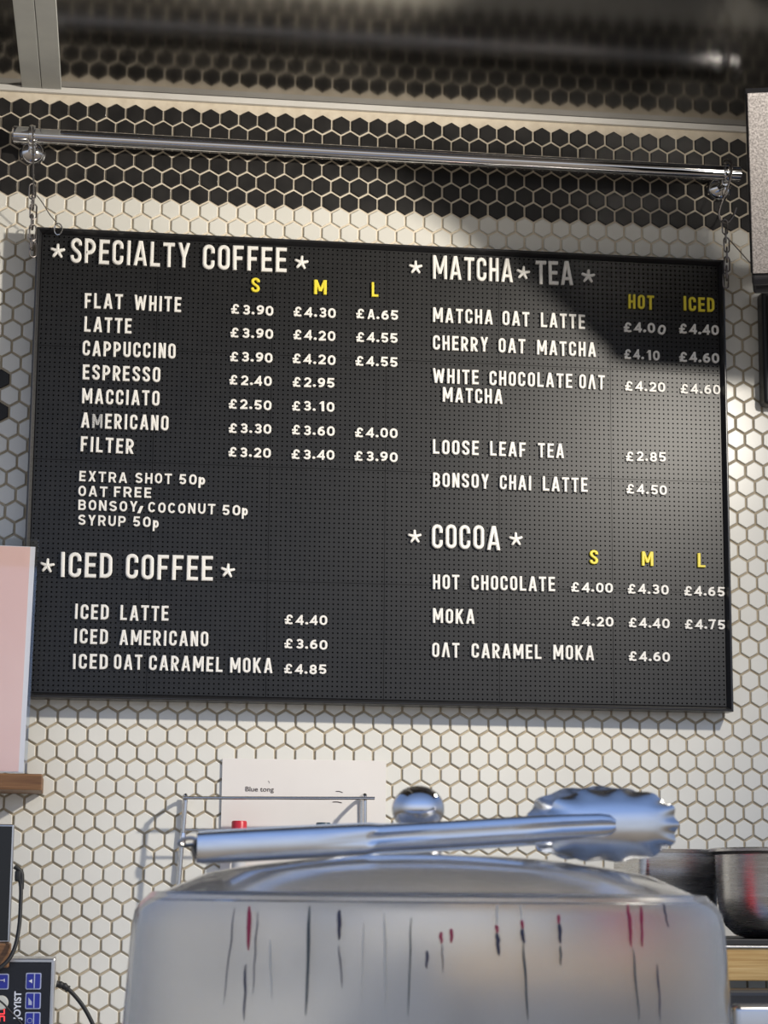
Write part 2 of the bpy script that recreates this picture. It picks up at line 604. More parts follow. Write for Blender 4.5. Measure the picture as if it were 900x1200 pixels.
# ------------------------------------------------------------------ lettering
class Pen:
    """collects flat strokes of one letter and raises them to a bevelled solid"""
    def __init__(s, w, t):
        s.w, s.t = w, t
        s.V, s.F = [], []
        s.h, s.bv = .17, .035

    def ribbon_lr(s, L, R, closed=False):
        n = len(L)
        b = len(s.V)
        s.h -= .006                     # each stroke a hair lower than the last
        for (l, r) in zip(L, R):
            l, r = np.array(l), np.array(r)
            d = r - l
            ln = max(np.linalg.norm(d), 1e-6)
            li, ri = l + d / ln * s.bv, r - d / ln * s.bv
            for (p, y) in ((l, 0), (l, -(s.h - s.bv)), (li, -s.h), (ri, -s.h), (r, -(s.h - s.bv)), (r, 0)):
                s.V.append((p[0], y, p[1]))
        for i in range(n if closed else n - 1):
            j = (i + 1) % n
            for k in range(5):
                s.F.append((b + i * 6 + k, b + i * 6 + k + 1, b + j * 6 + k + 1, b + j * 6 + k))
        if not closed:
            s.F.append(tuple(b + k for k in range(6)))
            s.F.append(tuple(b + (n - 1) * 6 + k for k in range(5, -1, -1)))

    def line(s, pts, closed=False, t=None):
        t = t or s.t
        P = [np.array(p, float) for p in pts]
        Q = [P[0]]
        for p in P[1:]:
            if np.linalg.norm(p - Q[-1]) > 1e-4:
                Q.append(p)
        if closed and np.linalg.norm(Q[0] - Q[-1]) < 1e-4:
            Q.pop()
        n = len(Q)
        L, R = [], []
        for i, p in enumerate(Q):
            a = Q[i - 1] if (i > 0 or closed) else None
            c = Q[(i + 1) % n] if (i < n - 1 or closed) else None
            d1 = (p - a) / np.linalg.norm(p - a) if a is not None else None
            d2 = (c - p) / np.linalg.norm(c - p) if c is not None else None
            if d1 is None: d1 = d2
            if d2 is None: d2 = d1
            n1, n2 = np.array([-d1[1], d1[0]]), np.array([-d2[1], d2[0]])
            m_ = n1 + n2
            m_ /= max(np.linalg.norm(m_), 1e-6)
            k = min(1 / max(m_ @ n1, .3), 2.2)
            L.append(p + m_ * k * t / 2)
            R.append(p - m_ * k * t / 2)
        s.ribbon_lr(L, R, closed)

    def slant(s, x0, y0, x1, y1, t=None):
        t = t or s.t
        ln = math.hypot(x1 - x0, y1 - y0)
        hx = t / 2 / max(abs(y1 - y0) / ln, .2)
        s.ribbon_lr([(x0 - hx, y0), (x1 - hx, y1)], [(x0 + hx, y0), (x1 + hx, y1)])


def arc(cx, cy, rx, ry, a0, a1, n=9):
    return [(cx + rx * math.cos(math.radians(a)), cy + ry * math.sin(math.radians(a))) for a in np.linspace(a0, a1, n)]


def bez(p0, p1, p2, p3, n=9):
    return [tuple((1 - t) ** 3 * np.array(p0) + 3 * (1 - t) ** 2 * t * np.array(p1) + 3 * (1 - t) * t * t * np.array(p2) + t ** 3 * np.array(p3)) for t in np.linspace(0, 1, n)]


def glyph(ch, w, t, wide):
    g = Pen(w, t)
    X0, X1, Y0, Y1 = t / 2, w - t / 2, t / 2, 1 - t / 2
    cx = w / 2
    rx = (X1 - X0) / 2
    ry = min(rx * (1.15 if wide else 1.0), (Y1 - Y0) / 2)
    if ch in 'O0':
        g.line(arc(cx, Y1 - ry, rx, ry, 0, 180) + arc(cx, Y0 + ry, rx, ry, 180, 360), True)
    elif ch == 'C':
        if wide:
            g.line(arc(cx, Y1 - ry, rx, ry, 25, 180) + arc(cx, Y0 + ry, rx, ry, 180, 335))
        else:
            g.line([(X1, Y1 - ry - .12)] + arc(cx, Y1 - ry, rx, ry, 0, 180) + arc(cx, Y0 + ry, rx, ry, 180, 360) + [(X1, Y0 + ry + .12)])
    elif ch == 'D':
        r = rx * (1.3 if not wide else 1.1)
        r2 = min(r, (Y1 - Y0) / 2)
        g.line([(X0, Y0), (X0, Y1)] + arc(X1 - r, Y1 - r2, r, r2, 90, 0) + arc(X1 - r, Y0 + r2, r, r2, 0, -90), True)
    elif ch in 'PR':
        ym = .43
        rb = (Y1 - ym) / 2
        rbx = min(rb, (X1 - X0) * .7)
        g.line([(X0, 0), (X0, Y1)] + arc(X1 - rbx, Y1 - rb, rbx, rb, 90, -90) + [(X0, ym)])
        if ch == 'R':
            g.slant(X1 - rbx * .9, ym + t * .2, X1 + t * .02, 0)
    elif ch == 'B':
        ym = .52
        rb = (Y1 - ym) / 2
        rbx = min(rb, (X1 - X0) * .6)
        g.line([(X0, ym), (X0, Y1)] + arc(X1 - rbx - .02, Y1 - rb, rbx, rb, 90, -90), True)
        rb = (ym - Y0) / 2
        g.line([(X0, Y0), (X0, ym)] + arc(X1 - rbx, ym - rb, rbx, rb, 90, -90), True)
    elif ch == 'E':
        g.line([(w, Y1), (X0, Y1), (X0, Y0), (w, Y0)])
        g.line([(X0, .51), (w * .92, .51)])
    elif ch == 'F':
        g.line([(w, Y1), (X0, Y1), (X0, 0)])
        g.line([(X0, .49), (w * .88, .49)])
    elif ch == 'L':
        g.line([(X0, 1), (X0, Y0), (w, Y0)])
    elif ch == 'T':
        g.line([(0, Y1), (w, Y1)])
        g.line([(cx, Y1), (cx, 0)])
    elif ch == 'I':
        g.line([(cx, 0), (cx, 1)])
    elif ch == 'H':
        g.line([(X0, 0), (X0, 1)])
        g.line([(X1, 0), (X1, 1)])
        g.line([(X0, .5), (X1, .5)])
    elif ch in 'AΛ':
        g.slant(t * .5, 0, cx - t * .12, 1)
        g.slant(w - t * .5, 0, cx + t * .12, 1)
        if ch == 'A':
            g.line([(w * .25, .27), (w * .75, .27)], t=t * .85)
    elif ch == 'M':
        g.line([(X0, 0), (X0, 1)])
        g.line([(X1, 0), (X1, 1)])
        g.slant(X0 + t * .15, 1, cx, .22, t * .9)
        g.slant(X1 - t * .15, 1, cx, .22, t * .9)
    elif ch == 'N':
        g.line([(X0, 0), (X0, 1)])
        g.line([(X1, 0), (X1, 1)])
        g.slant(X0 + t * .1, 1, X1 - t * .1, 0, t * .95)
    elif ch == 'W':
        a, b = w * .27, w * .73
        g.slant(t * .5, 1, a, 0); g.slant(a, 0, cx, .9, t * .9)
        g.slant(cx, .9, b, 0, t * .9); g.slant(b, 0, w - t * .5, 1)
    elif ch == 'X':
        g.slant(t * .6, 0, w - t * .6, 1)
        g.slant(t * .6, 1, w - t * .6, 0)
    elif ch == 'Y':
        g.slant(t * .55, 1, cx, .42)
        g.slant(w - t * .55, 1, cx, .42)
        g.line([(cx, .5), (cx, 0)])
    elif ch == 'K':
        g.line([(X0, 0), (X0, 1)])
        g.slant(X0, .32, w - t * .6, 1)
        g.slant(X0 + (X1 - X0) * .35, .55, w - t * .55, 0)
    elif ch == 'U':
        g.line([(X0, 1)] + arc(cx, Y0 + ry, rx, ry, 180, 360) + [(X1, 1)])
    elif ch == 'S':
        r = min(ry, (Y1 - Y0) * .25) if wide else ry
        st = [] if wide else [(X1, Y1 - r - .06)]
        en = [] if wide else [(X0, Y0 + r + .06)]
        g.line(st + arc(cx, Y1 - r, rx, r, 20 if wide else 0, 180) + bez((X0, Y1 - r - .02), (X0, .50), (X1, .50), (X1, Y0 + r + .02), 11) + arc(cx, Y0 + r, rx, r, 0, -160 if wide else -180) + en)
    elif ch == '1':
        g.line([(cx + .06, 0), (cx + .06, 1)])
        g.slant(cx - w * .32, .74, cx + .04, .97, t * .8)
    elif ch == '2':
        r = min(rx, .28)
        g.line(arc(cx, Y1 - r, rx, r, 170, -25) + [(X0 + .03, Y0 + .02)])
        g.line([(X0 - t * .3, Y0), (w, Y0)])
    elif ch == '3':
        r = (Y1 - Y0) / 4
        g.line(arc(cx, Y1 - r, rx * .92, r, 160, -90) + [(cx - .1, .5)])
        g.line([(cx - .1, .5)] + arc(cx, Y0 + r, rx, r, 90, -160))
    elif ch == '4':
        g.line([(w * .72, 0), (w * .72, 1)])
        g.line([(w * .72, .94), (t * .4, .30), (w, .30)])
    elif ch == 'ª':                                    # closed, upright 4 that looks like a capital A
        g.slant(t * .5, 0, cx - t * .1, 1)
        g.slant(w - t * .5, 0, cx + t * .1, 1)
        g.line([(w * .2, .30), (w * .8, .30)])
    elif ch == '5':
        r = .32 - t / 2
        g.line([(w * .95, Y1), (X0 + .06, Y1), (X0 + .02, .53), (cx, .60)], t=t * .95)
        g.line([(X0 + .02, .52)] + arc(cx, Y0 + r + .01, rx, r, 120, -155))
    elif ch in '69':
        r = .31 - t / 2 + .02
        loop = arc(cx, Y0 + r, rx, r, 0, 360, 18)
        tail = bez((X0, Y0 + r), (X0, .72), (cx - .05, Y1), (X1 - .02, Y1 - .05), 9)
        if ch == '9':
            fl = lambda P: [(w - x, 1 - y) for x, y in P]
            loop, tail = fl(loop), fl(tail)
        g.line(loop, True)
        g.line(tail)
    elif ch == '7':
        g.line([(0, Y1), (w, Y1)])
        g.slant(w - t * .7, Y1, w * .35, 0)
    elif ch == '8':
        r = (Y1 - Y0) / 4
        g.line(arc(cx, Y1 - r, rx * .88, r, 0, 360, 18), True)
        g.line(arc(cx, Y0 + r, rx, r, 0, 360, 18), True)
    elif ch == '£':
        r = w * .27
        g.line(arc(w * .62, Y1 - r, r, r, -10, 180) + [(w * .38, .34)] + bez((w * .38, .34), (w * .38, .12), (w * .22, .05), (t * .4, .14), 7), t=t * .95)
        g.line([(t * .4, .16)] + bez((t * .5, .20), (w * .3, .26), (w * .55, -.02), (w, .14), 8), t=t * .95)
        g.line([(w * .02, .47), (w * .76, .47)], t=t * .9)
    elif ch == 'p':
        g.line([(X0, -.30), (X0, .74)])
        r = .36 - t / 2
        g.line(arc(X1 - rx * .9, .38, rx * .9, r, 0, 360, 14), True)
    elif ch == ',':
        g.slant(w * .2, -.08, w * .75, .52, t * 1.25)
    elif ch == '.':
        g.line(arc(cx, w * .55, w * .23, w * .23, 0, 360, 13), True, t=w * .44)
    return g


STY = {                     # cap height is per word; widths relative to it
    'head': dict(t=.145, wide=False, gap=.125, W={'M': .68, 'I': .165, 'E': .43, 'F': .42, 'L': .42, 'T': .48, 'A': .56, 'Y': .50}, d=.46),
    'item': dict(t=.165, wide=False, gap=.155, W={'M': .66, 'W': .76, 'I': .195, 'E': .43, 'F': .42, 'L': .42, 'T': .47, 'A': .55, 'Λ': .55, 'Y': .52, 'K': .52}, d=.48),
    'small': dict(t=.19, wide=True, gap=.24, W={'I': .22, 'L': .6, 'E': .60, 'F': .58, 'M': .9, 'p': .55, ',': .45, 'A': .78, '5': .62, '0': .66}, d=.70),
    'price': dict(t=.205, wide=True, gap=.2, W={'.': .30, '£': .70, '1': .40, '0': .70, '4': .74, 'ª': .74}, d=.68),
}
LCACHE = {}


def letter_mesh(ch, sty, matl):
    key = (ch, sty, matl)
    if key not in LCACHE:
        s = STY[sty]
        w = s['W'].get(ch, s['d'])
        g = glyph(ch, w, s['t'], s['wide'])
        if sty in ('small', 'price'):
            g2 = g
        bmx = bmesh.new()
        vs = [bmx.verts.new(v) for v in g.V]
        for f in g.F:
            try:
                bmx.faces.new([vs[k] for k in f])
            except ValueError:
                pass
        bmesh.ops.recalc_face_normals(bmx, faces=bmx.faces)
        me = bpy.data.meshes.new('letter')
        bmx.to_mesh(me)
        bmx.free()
        me.materials.append(M[matl])
        LCACHE[key] = (me, w)
    return LCACHE[key]


ORD = ['first', 'second', 'third', 'fourth', 'fifth', 'sixth', 'seventh', 'eighth', 'ninth', 'tenth']
DEPTH = {'head': .0046, 'item': .0036, 'small': .0030, 'price': .0030}


def put(ch, sty, matl, pos, ang, w_scale, h, name, label, cat, group, roll=0.0, mesh=None):
    me, w = letter_mesh(ch, sty, matl)
    o = bpy.data.objects.new(name, me)
    COL.objects.link(o)
    o.location = pos
    o.rotation_euler = (0, -ang + roll, 0)
    o.scale = (h * w_scale, DEPTH[sty] / .17, h)
    tag(o, label, cat, group)
    return o


def word(txt, sty, xl, yl, xr, yr, hpx, line, matl='white', dirty=()):
    """txt set between two baseline points; line = the words of the whole line, for the labels"""
    a, b = at(xl, yl, YP - .0002), at(xr, yr, YP - .0002)
    h = (at(xl, yl - hpx, YP) - at(xl, yl, YP)).z
    s = STY[sty]
    ws = [s['W'].get(c, s['d']) for c in txt]
    tot = sum(ws) + s['gap'] * (len(txt) - 1)
    span = (b - a).length / h
    k = span / tot
    ang = math.atan2(b.z - a.z, b.x - a.x)
    d = (b - a).normalized()
    x = 0.0
    clean = txt.replace('Λ', 'A')
    cname = 'yellow' if matl == 'yellow' else 'white'
    for n, (c, w) in enumerate(zip(txt, ws)):
        jit = random.uniform(-.0003, .0003)
        pos = a + d * (x * k * h) + Vector((0, 0, jit))
        shown = 'A' if c == 'Λ' else c
        where = clean if line == clean else '%s in the line %s' % (clean, line)
        if c.isdigit():
            nm, cat, what = 'digit', 'number', '%s digit %s' % (cname, c)
        elif c == ',':
            nm, cat, what = 'comma', 'comma', 'white slanted comma'
        else:
            nm, cat, what = 'letter', 'letter', '%s letter %s' % (cname, shown)
            if c == 'Λ':
                what += ' without crossbar'
        size = {'head': 'large ', 'item': '', 'small': 'small wide ', 'price': 'small '}[sty]
        mt = matl
        rest = ', %s of %s' % (ORD[n], where)
        if len(txt) == 1:
            rest = ' in the line %s' % line
        if matl == 'yellow':
            rest = (', %s of %s' % (ORD[n], clean) if len(txt) > 1 else '') + ' above the %s price columns' % line
        if n in dirty:
            mt = 'dirty'
            what = 'grubby speckled letter ' + shown
            size = ''
        hh = h * (.93 if n in dirty else 1)
        grp = ('%s plastic characters of the line %s' % (cname, line))
        put(c, sty, mt, pos, ang, k * h / hh, hh, nm, size + what + rest, cat, grp, roll=random.uniform(-.012, .012))
        x += w + s['gap']


def price(txt, xl, yl, xr, yr, item, hpx=11.6, tilt_last=0.0):
    """the five loose pieces of one price"""
    a, b = at(xl, yl, YP - .0002), at(xr, yr, YP - .0002)
    h = (at(xl, yl - hpx, YP) - at(xl, yl, YP)).z
    L = (b - a).length
    d = (b - a) / L
    ang = math.atan2(b.z - a.z, b.x - a.x)
    slots = ((0, .185), (.265, .445), (.475, .560), (.595, .775), (.815, 1.0))
    if txt[3] == '1':
        slots = slots[:3] + ((.64, .77),) + slots[4:]
    pl = txt.replace('ª', '4')
    for n, (c, (s0, s1)) in enumerate(zip(txt, slots)):
        me, w = letter_mesh(c, 'price', 'white')
        pos = a + d * (s0 * L) + Vector((0, 0, random.uniform(-.0003, .0003)))
        ws = (s1 - s0) * L / (w * h)
        if c == '£':
            nm, cat, what = 'pound_sign', 'pound sign', 'white pound sign'
        elif c == '.':
            nm, cat, what = 'decimal_point', 'dot', 'white dot'
        else:
            nm, cat = 'digit', 'number'
            what = 'white A shaped digit 4' if c == 'ª' else 'white digit %s' % c
            what = what.replace('white digit', 'white last digit') if n == 4 else what + (' before the dot' if n == 1 else ' after the dot')
        roll = random.uniform(-.03, .03) + (tilt_last if n == 4 else 0)
        put(c, 'price', 'white', pos, ang, ws, h, nm, '%s of the %s %s price' % (what, pl, item), cat, 'pieces of the white prices', roll)


def star(x, y, rpx, label):
    c = at(x, y, YP - .0002)
    R = (at(x + rpx, y, YP) - at(x, y, YP)).length
    if 'star' not in LCACHE:
        V, F = [], []
        out = []
        for k in range(5):
            a = PI / 2 + k * 2 * PI / 5
            for da, rr in ((-.62, .36), (-.17, .93), (0, 1.0), (.17, .93)):
                out.append((rr * math.cos(a + da), rr * math.sin(a + da)))
        n = len(out)
        for (sc, y_) in ((1, 0), (1, -.0026), (.86, -.0036)):
            V += [(p[0] * sc, y_, p[1] * sc) for p in out]
        V.append((0, -.0044, 0))
        for l in range(2):
            for k in range(n):
                F.append((l * n + k, l * n + (k + 1) % n, (l + 1) * n + (k + 1) % n, (l + 1) * n + k))
        for k in range(n):
            F.append((2 * n + k, 2 * n + (k + 1) % n, 3 * n))
        bmx = bmesh.new()
        vs = [bmx.verts.new(v) for v in V]
        for f in F:
            bmx.faces.new([vs[i] for i in f])
        bmesh.ops.recalc_face_normals(bmx, faces=bmx.faces)
        me = bpy.data.meshes.new('star')
        bmx.to_mesh(me); bmx.free()
        me.materials.append(M['white'])
        LCACHE['star'] = me
    o = bpy.data.objects.new('star', LCACHE['star'])
    COL.objects.link(o)
    o.location = c
    o.rotation_euler = (0, random.uniform(-.05, .10), 0)
    o.scale = (R, 1, R)
    tag(o, label, 'star', 'white stars beside the headings')


H, I_, SM = 28.8, 17.7, 12.2
star(67.5, 294.8, 9.2, 'white star left of the heading SPECIALTY COFFEE')
word('SPECIALTY', 'head', 82, 308.3, 222, 314.7, H, 'SPECIALTY COFFEE')
word('COFFEE', 'head', 237, 316, 335.5, 319.7, H, 'SPECIALTY COFFEE')
star(353, 308.3, 8.6, 'white star right of the heading SPECIALTY COFFEE')
word('S', 'item', 293.7, 342.5, 304, 343, 16.8, 'coffee', 'yellow')
word('M', 'item', 367.5, 345.3, 382.5, 346, 16.8, 'coffee', 'yellow')
word('L', 'item', 435, 348, 443, 348.3, 16.8, 'coffee', 'yellow')
word('FLAT', 'item', 98.7, 361.5, 143.7, 363, I_, 'FLAT WHITE')
word('WHITE', 'item', 157, 364, 212, 366.2, I_, 'FLAT WHITE')
word('LATTE', 'item', 98.2, 389.2, 154, 391.5, I_, 'LATTE')
word('CAPPUCCINO', 'item', 96.2, 417.2, 205.5, 420.9, I_, 'CAPPUCCINO')
word('ESPRESSO', 'item', 96.5, 445, 187.5, 448.3, I_, 'ESPRESSO')
word('MACCIATO', 'item', 95.7, 473.2, 186.5, 476.2, I_, 'MACCIATO')
word('AMERICANO', 'item', 94.5, 501.8, 197, 505, I_, 'AMERICANO', dirty=(1,))
word('FILTER', 'item', 94, 529.5, 156.2, 532.5, I_, 'FILTER')
word('EXTRA', 'small', 92.5, 564, 148.7, 566.2, SM, 'EXTRA SHOT 50p')
word('SHOT', 'small', 158.2, 566.2, 201.2, 567.6, SM, 'EXTRA SHOT 50p')
word('50', 'small', 209.5, 567.7, 230, 568.6, SM, 'EXTRA SHOT 50p')
word('p', 'small', 232.2, 568.6, 240, 569, SM, 'EXTRA SHOT 50p')
word('OAT', 'small', 91.5, 581.6, 125.7, 582.7, SM, 'OAT FREE')
word('FREE', 'small', 133.2, 582.8, 177, 584, SM, 'OAT FREE')
word('BONSOY', 'small', 91.5, 598.2, 160.7, 600.2, SM, 'BONSOY, COCONUT 50p')
word(',', 'small', 161, 600.6, 167.5, 600.8, SM * 1.15, 'BONSOY, COCONUT 50p')
word('COCONUT', 'small', 173.2, 600.7, 252, 603.2, SM, 'BONSOY, COCONUT 50p')
word('50', 'small', 260, 603.8, 281.2, 604.9, SM, 'BONSOY, COCONUT 50p')
word('p', 'small', 283, 604.8, 290, 605.2, SM, 'BONSOY, COCONUT 50p')
word('SYRUP', 'small', 91.2, 615.4, 147, 617.4, SM, 'SYRUP 50p')
word('50', 'small', 155.5, 617.5, 176.2, 618.3, SM, 'SYRUP 50p')
word('p', 'small', 178.7, 618.8, 185.6, 619.2, SM, 'SYRUP 50p')
star(55.3, 663.3, 9.0, 'white star left of the heading ICED COFFEE')
word('ICED', 'head', 70.5, 676.6, 131.2, 678, 29.2, 'ICED COFFEE')
word('COFFEE', 'head', 146.7, 678.6, 249.2, 681.2, 29.2, 'ICED COFFEE')
star(266.7, 669.2, 8.8, 'white star right of the heading ICED COFFEE')
word('ICED', 'item', 87, 725.6, 127, 726.6, I_, 'ICED LATTE')
word('LATTE', 'item', 140.5, 727, 197.2, 728.1, I_, 'ICED LATTE')
word('ICED', 'item', 86.2, 754.6, 126, 755.4, I_, 'ICED AMERICANO')
word('AMERICANO', 'item', 139.5, 755.8, 243.7, 758, I_, 'ICED AMERICANO')
word('ICED', 'item', 84.7, 784, 126, 784.6, I_, 'ICED OAT CARAMEL MOKA')
word('OAT', 'item', 133, 784.7, 166.5, 785.4, I_, 'ICED OAT CARAMEL MOKA')
word('CARAMEL', 'item', 174, 785.6, 260.5, 788, I_, 'ICED OAT CARAMEL MOKA')
word('MOKA', 'item', 269, 788.2, 319, 789, I_, 'ICED OAT CARAMEL MOKA')
star(486.7, 313.9, 8.4, 'white star left of the heading MATCHA TEA')
word('MATCHA', 'head', 506.7, 327.5, 600.5, 331.7, 27.5, 'MATCHA TEA')
star(612.7, 320.3, 8.4, 'white star between the heading words MATCHA and TEA')
word('TEA', 'head', 627.5, 333.3, 671.2, 335, 27.5, 'MATCHA TEA')
star(689, 324.2, 8.4, 'white star right of the heading MATCHA TEA')
word('HOT', 'item', 736, 361.7, 766, 363.2, 16.6, 'tea', 'yellow')
word('ICED', 'item', 800.7, 364.4, 836.7, 366, 16.6, 'tea', 'yellow')
word('MATCHA', 'item', 506.7, 378, 577, 381, 17, 'MATCHA OAT LATTE')
word('OAT', 'item', 588.2, 381.8, 620, 383.2, 17, 'MATCHA OAT LATTE')
word('LATTE', 'item', 633.2, 384, 685, 386.2, 17, 'MATCHA OAT LATTE')
word('CHERRY', 'item', 506.7, 410.4, 571.5, 412.8, 17, 'CHERRY OAT MATCHA')
word('OAT', 'item', 583.7, 413.5, 615, 414.8, 17, 'CHERRY OAT MATCHA')
word('MATCHA', 'item', 628.7, 416.2, 698, 419, 17, 'CHERRY OAT MATCHA')
word('WHITE', 'item', 506.7, 449.2, 560.5, 451.2, 17, 'WHITE CHOCOLATE OAT MATCHA')
word('CHOCOLATE', 'item', 573, 451.7, 670, 455.7, 17, 'WHITE CHOCOLATE OAT MATCHA')
word('OΛT', 'item', 678, 455.8, 708, 457.4, 17, 'WHITE CHOCOLATE OAT MATCHA')
word('MATCHA', 'item', 518.2, 471.4, 588.5, 474, 17, 'WHITE CHOCOLATE OAT MATCHA')
word('LOOSE', 'item', 506.7, 532.2, 560.5, 534.2, 17, 'LOOSE LEAF TEA')
word('LEAF', 'item', 573.7, 534.7, 615.7, 536.1, 17, 'LOOSE LEAF TEA')
word('TEA', 'item', 630, 536.3, 660.5, 537.5, 17, 'LOOSE LEAF TEA')
word('BONSOY', 'item', 506.7, 571, 572.5, 573, 17, 'BONSOY CHAI LATTE')
word('CHAI', 'item', 585, 573.6, 622.2, 574.9, 17, 'BONSOY CHAI LATTE')
word('LATTE', 'item', 635.5, 575.8, 688, 577.2, 17, 'BONSOY CHAI LATTE')
star(485.7, 629.3, 8.4, 'white star left of the heading COCOA')
word('COCOA', 'head', 505.5, 642.7, 585.7, 645, 28.2, 'COCOA')
star(604.2, 632.3, 8.4, 'white star right of the heading COCOA')
word('S', 'item', 690.5, 661.2, 700.5, 661.6, 16.6, 'cocoa', 'yellow')
word('M', 'item', 751.5, 663.2, 765.2, 663.7, 16.6, 'cocoa', 'yellow')
word('L', 'item', 817, 665, 826, 665.3, 16.6, 'cocoa', 'yellow')
word('HOT', 'item', 506.7, 690.7, 538, 691.4, 17.2, 'HOT CHOCOLATE')
word('CHOCOLATE', 'item', 552, 691.6, 650, 693.6, 17.2, 'HOT CHOCOLATE')
word('MOKA', 'item', 506.7, 730.4, 555.7, 731.5, 17.2, 'MOKA')
word('OΛT', 'item', 505.7, 770.2, 538, 770.9, 17.2, 'OAT CARAMEL MOKA')
word('CARAMEL', 'item', 552, 771.2, 634, 772.8, 17.2, 'OAT CARAMEL MOKA')
word('MOKA', 'item', 647.7, 773.1, 695.7, 774, 17.2, 'OAT CARAMEL MOKA')

for args in (
    ('£3.90', 270.5, 368.2, 320, 370.5, 'small flat white'), ('£4.30', 343.7, 371.2, 393.2, 373.2, 'medium flat white'), ('£ª.65', 417, 373.8, 466.2, 375.6, 'large flat white'),
    ('£3.90', 269.7, 395.7, 319.7, 397.8, 'small latte'), ('£4.20', 343.5, 398.2, 392.7, 400.2, 'medium latte'), ('£4.55', 417, 401.1, 465.7, 402.7, 'large latte'),
    ('£3.90', 269.2, 423.7, 319.2, 425.6, 'small cappuccino'), ('£4.20', 342.5, 426.4, 392.7, 428.2, 'medium cappuccino'), ('£4.55', 416.2, 429.1, 465.5, 430.7, 'large cappuccino'),
    ('£2.40', 268.5, 451.2, 318.2, 453, 'small espresso'), ('£2.95', 342.5, 453.5, 391.7, 455.2, 'medium espresso'),
    ('£2.50', 267.5, 479.4, 317.7, 481.1, 'small macciato'), ('£3.10', 342, 481.5, 391.7, 483.2, 'medium macciato'),
    ('£3.30', 267.5, 507.5, 317.7, 509.2, 'small americano'), ('£3.60', 341.7, 509.8, 391.7, 511.6, 'medium americano'), ('£4.00', 415.5, 512.4, 465.5, 514.1, 'large americano'),
    ('£3.20', 267.2, 535.4, 317, 537, 'small filter'), ('£3.40', 341.2, 538, 391.7, 539.7, 'medium filter'), ('£3.90', 415, 540.2, 465.5, 542, 'large filter'),
    ('£4.40', 333.2, 731.7, 383.2, 733.2, 'iced latte'), ('£3.60', 332.7, 760.2, 383.2, 761.7, 'iced americano'), ('£4.85', 332.5, 789.5, 382.2, 790.8, 'iced oat caramel moka'),
    ('£4.00', 730.5, 389.2, 778.2, 391, 'hot matcha oat latte', 11.6, .3), ('£4.40', 795.5, 391.2, 842, 393.2, 'iced matcha oat latte'),
    ('£4.10', 731.2, 421, 772.7, 422.8, 'hot cherry oat matcha'), ('£4.60', 795.7, 424.2, 842.5, 425.8, 'iced cherry oat matcha'),
    ('£4.20', 731.7, 458.2, 779.2, 460, 'hot white chocolate oat matcha'), ('£4.60', 796.7, 461.4, 843.7, 463.1, 'iced white chocolate oat matcha'),
    ('£2.85', 732.7, 540.5, 780.2, 542.1, 'loose leaf tea'), ('£4.50', 733.5, 579, 781.2, 580.8, 'bonsoy chai latte'),
    ('£4.00', 668.7, 693.9, 717.7, 695.2, 'small hot chocolate'), ('£4.30', 735.2, 696.1, 783.2, 697.2, 'medium hot chocolate'), ('£4.65', 801, 698.2, 848.7, 699.6, 'large hot chocolate'),
    ('£4.20', 669.2, 733.8, 718.5, 735, 'small moka'), ('£4.40', 736.2, 735.5, 784.2, 736.7, 'medium moka'), ('£4.75', 802, 737.2, 849.3, 738.2, 'large moka'),
    ('£4.60', 736.2, 774.8, 784.7, 776, 'oat caramel moka'),
):
    price(*args)

# ------------------------------------------------------------------ right edge: grey housing and black panel
YHT, YHB = -.49, -.295                     # it leans out: the top is nearer the room than the bottom
hl, hb = at(875.5, 111, YHT), at(882, 321, YHB)
ho = thing('metal_housing', (hb.x, YHB, hb.z), 'pale grey metal faced housing with black ledge right of the letter board', 'housing')
hu = Vector((math.cos(math.radians(15.5)), -math.sin(math.radians(15.5)), 0))
hv = (hl - hb)
HH = hv.length
hv.normalize()
hn = hu.cross(hv).normalized()            # out of the face, towards the room
if hn.y > 0:
    hn = -hn
HM = Matrix(((hu.x, -hn.x, hv.x, hb.x), (hu.y, -hn.y, hv.y, hb.y), (hu.z, -hn.z, hv.z, hb.z), (0, 0, 0, 1)))


def hbox(name, material, x0, x1, z0, z1, y0, y1, bev):
    bm = bmesh.new()
    box(bm, (x0, y0, z0), (x1, y1, z1), bev)
    bmesh.ops.transform(bm, verts=bm.verts, matrix=HM)
    return bm_obj(name, bm, material, ho)


hbox('face_panel', M['grille'], .0, .22, 0, HH, 0, .004, .001)
hbox('case', M['black'], -.0022, .222, -.002, HH - .001, .0042, .016, .001)
hbox('ledge', M['black'], -.001, .222, -.0165, -.0024, -.004, .046, .003)
hbox('underside', M['black'], .0, .22, -.034, -.0168, .002, .044, .004)
hbox('bracket', M['black'], .012, .20, -.041, -.0343, .012, .04, .002)

bm = bmesh.new()
mb = HM @ Vector((.14, .0165, HH * .55))
tube(bm, [mb, mb + Vector((.02, .10, -.01)), Vector((mb.x + .03, -.012, mb.z - .01))], .011, 16)
lathe(bm, [(0, .0022), (.035, .0022), (.035, .008), (.028, .012), (0, .0125)], (mb.x + .03, 0, mb.z - .01), 28, 'y')
bm_obj('mount', bm, M['black'], ho, True)

YPN = -.03
pa, pb = at(893.5, 352, YPN), at(894.5, 473, YPN)
pn = thing('wall_panel', (pa.x + .08, 0, pb.z), 'black flat panel with rounded corner at the right edge, under the grey housing', 'panel')
bm = bmesh.new()
box(bm, (pa.x, YPN, pb.z), (pa.x + .16, -.002, pb.z + .16), .006, 4)
bm_obj('case', bm, M['black'], pn)
bm = bmesh.new()
box(bm, (pa.x + .006, YPN - .0012, pb.z + .008), (pa.x + .154, YPN - .0001, pb.z + .152), .0008)
bm_obj('front_glass', bm, M['screen'], pn)

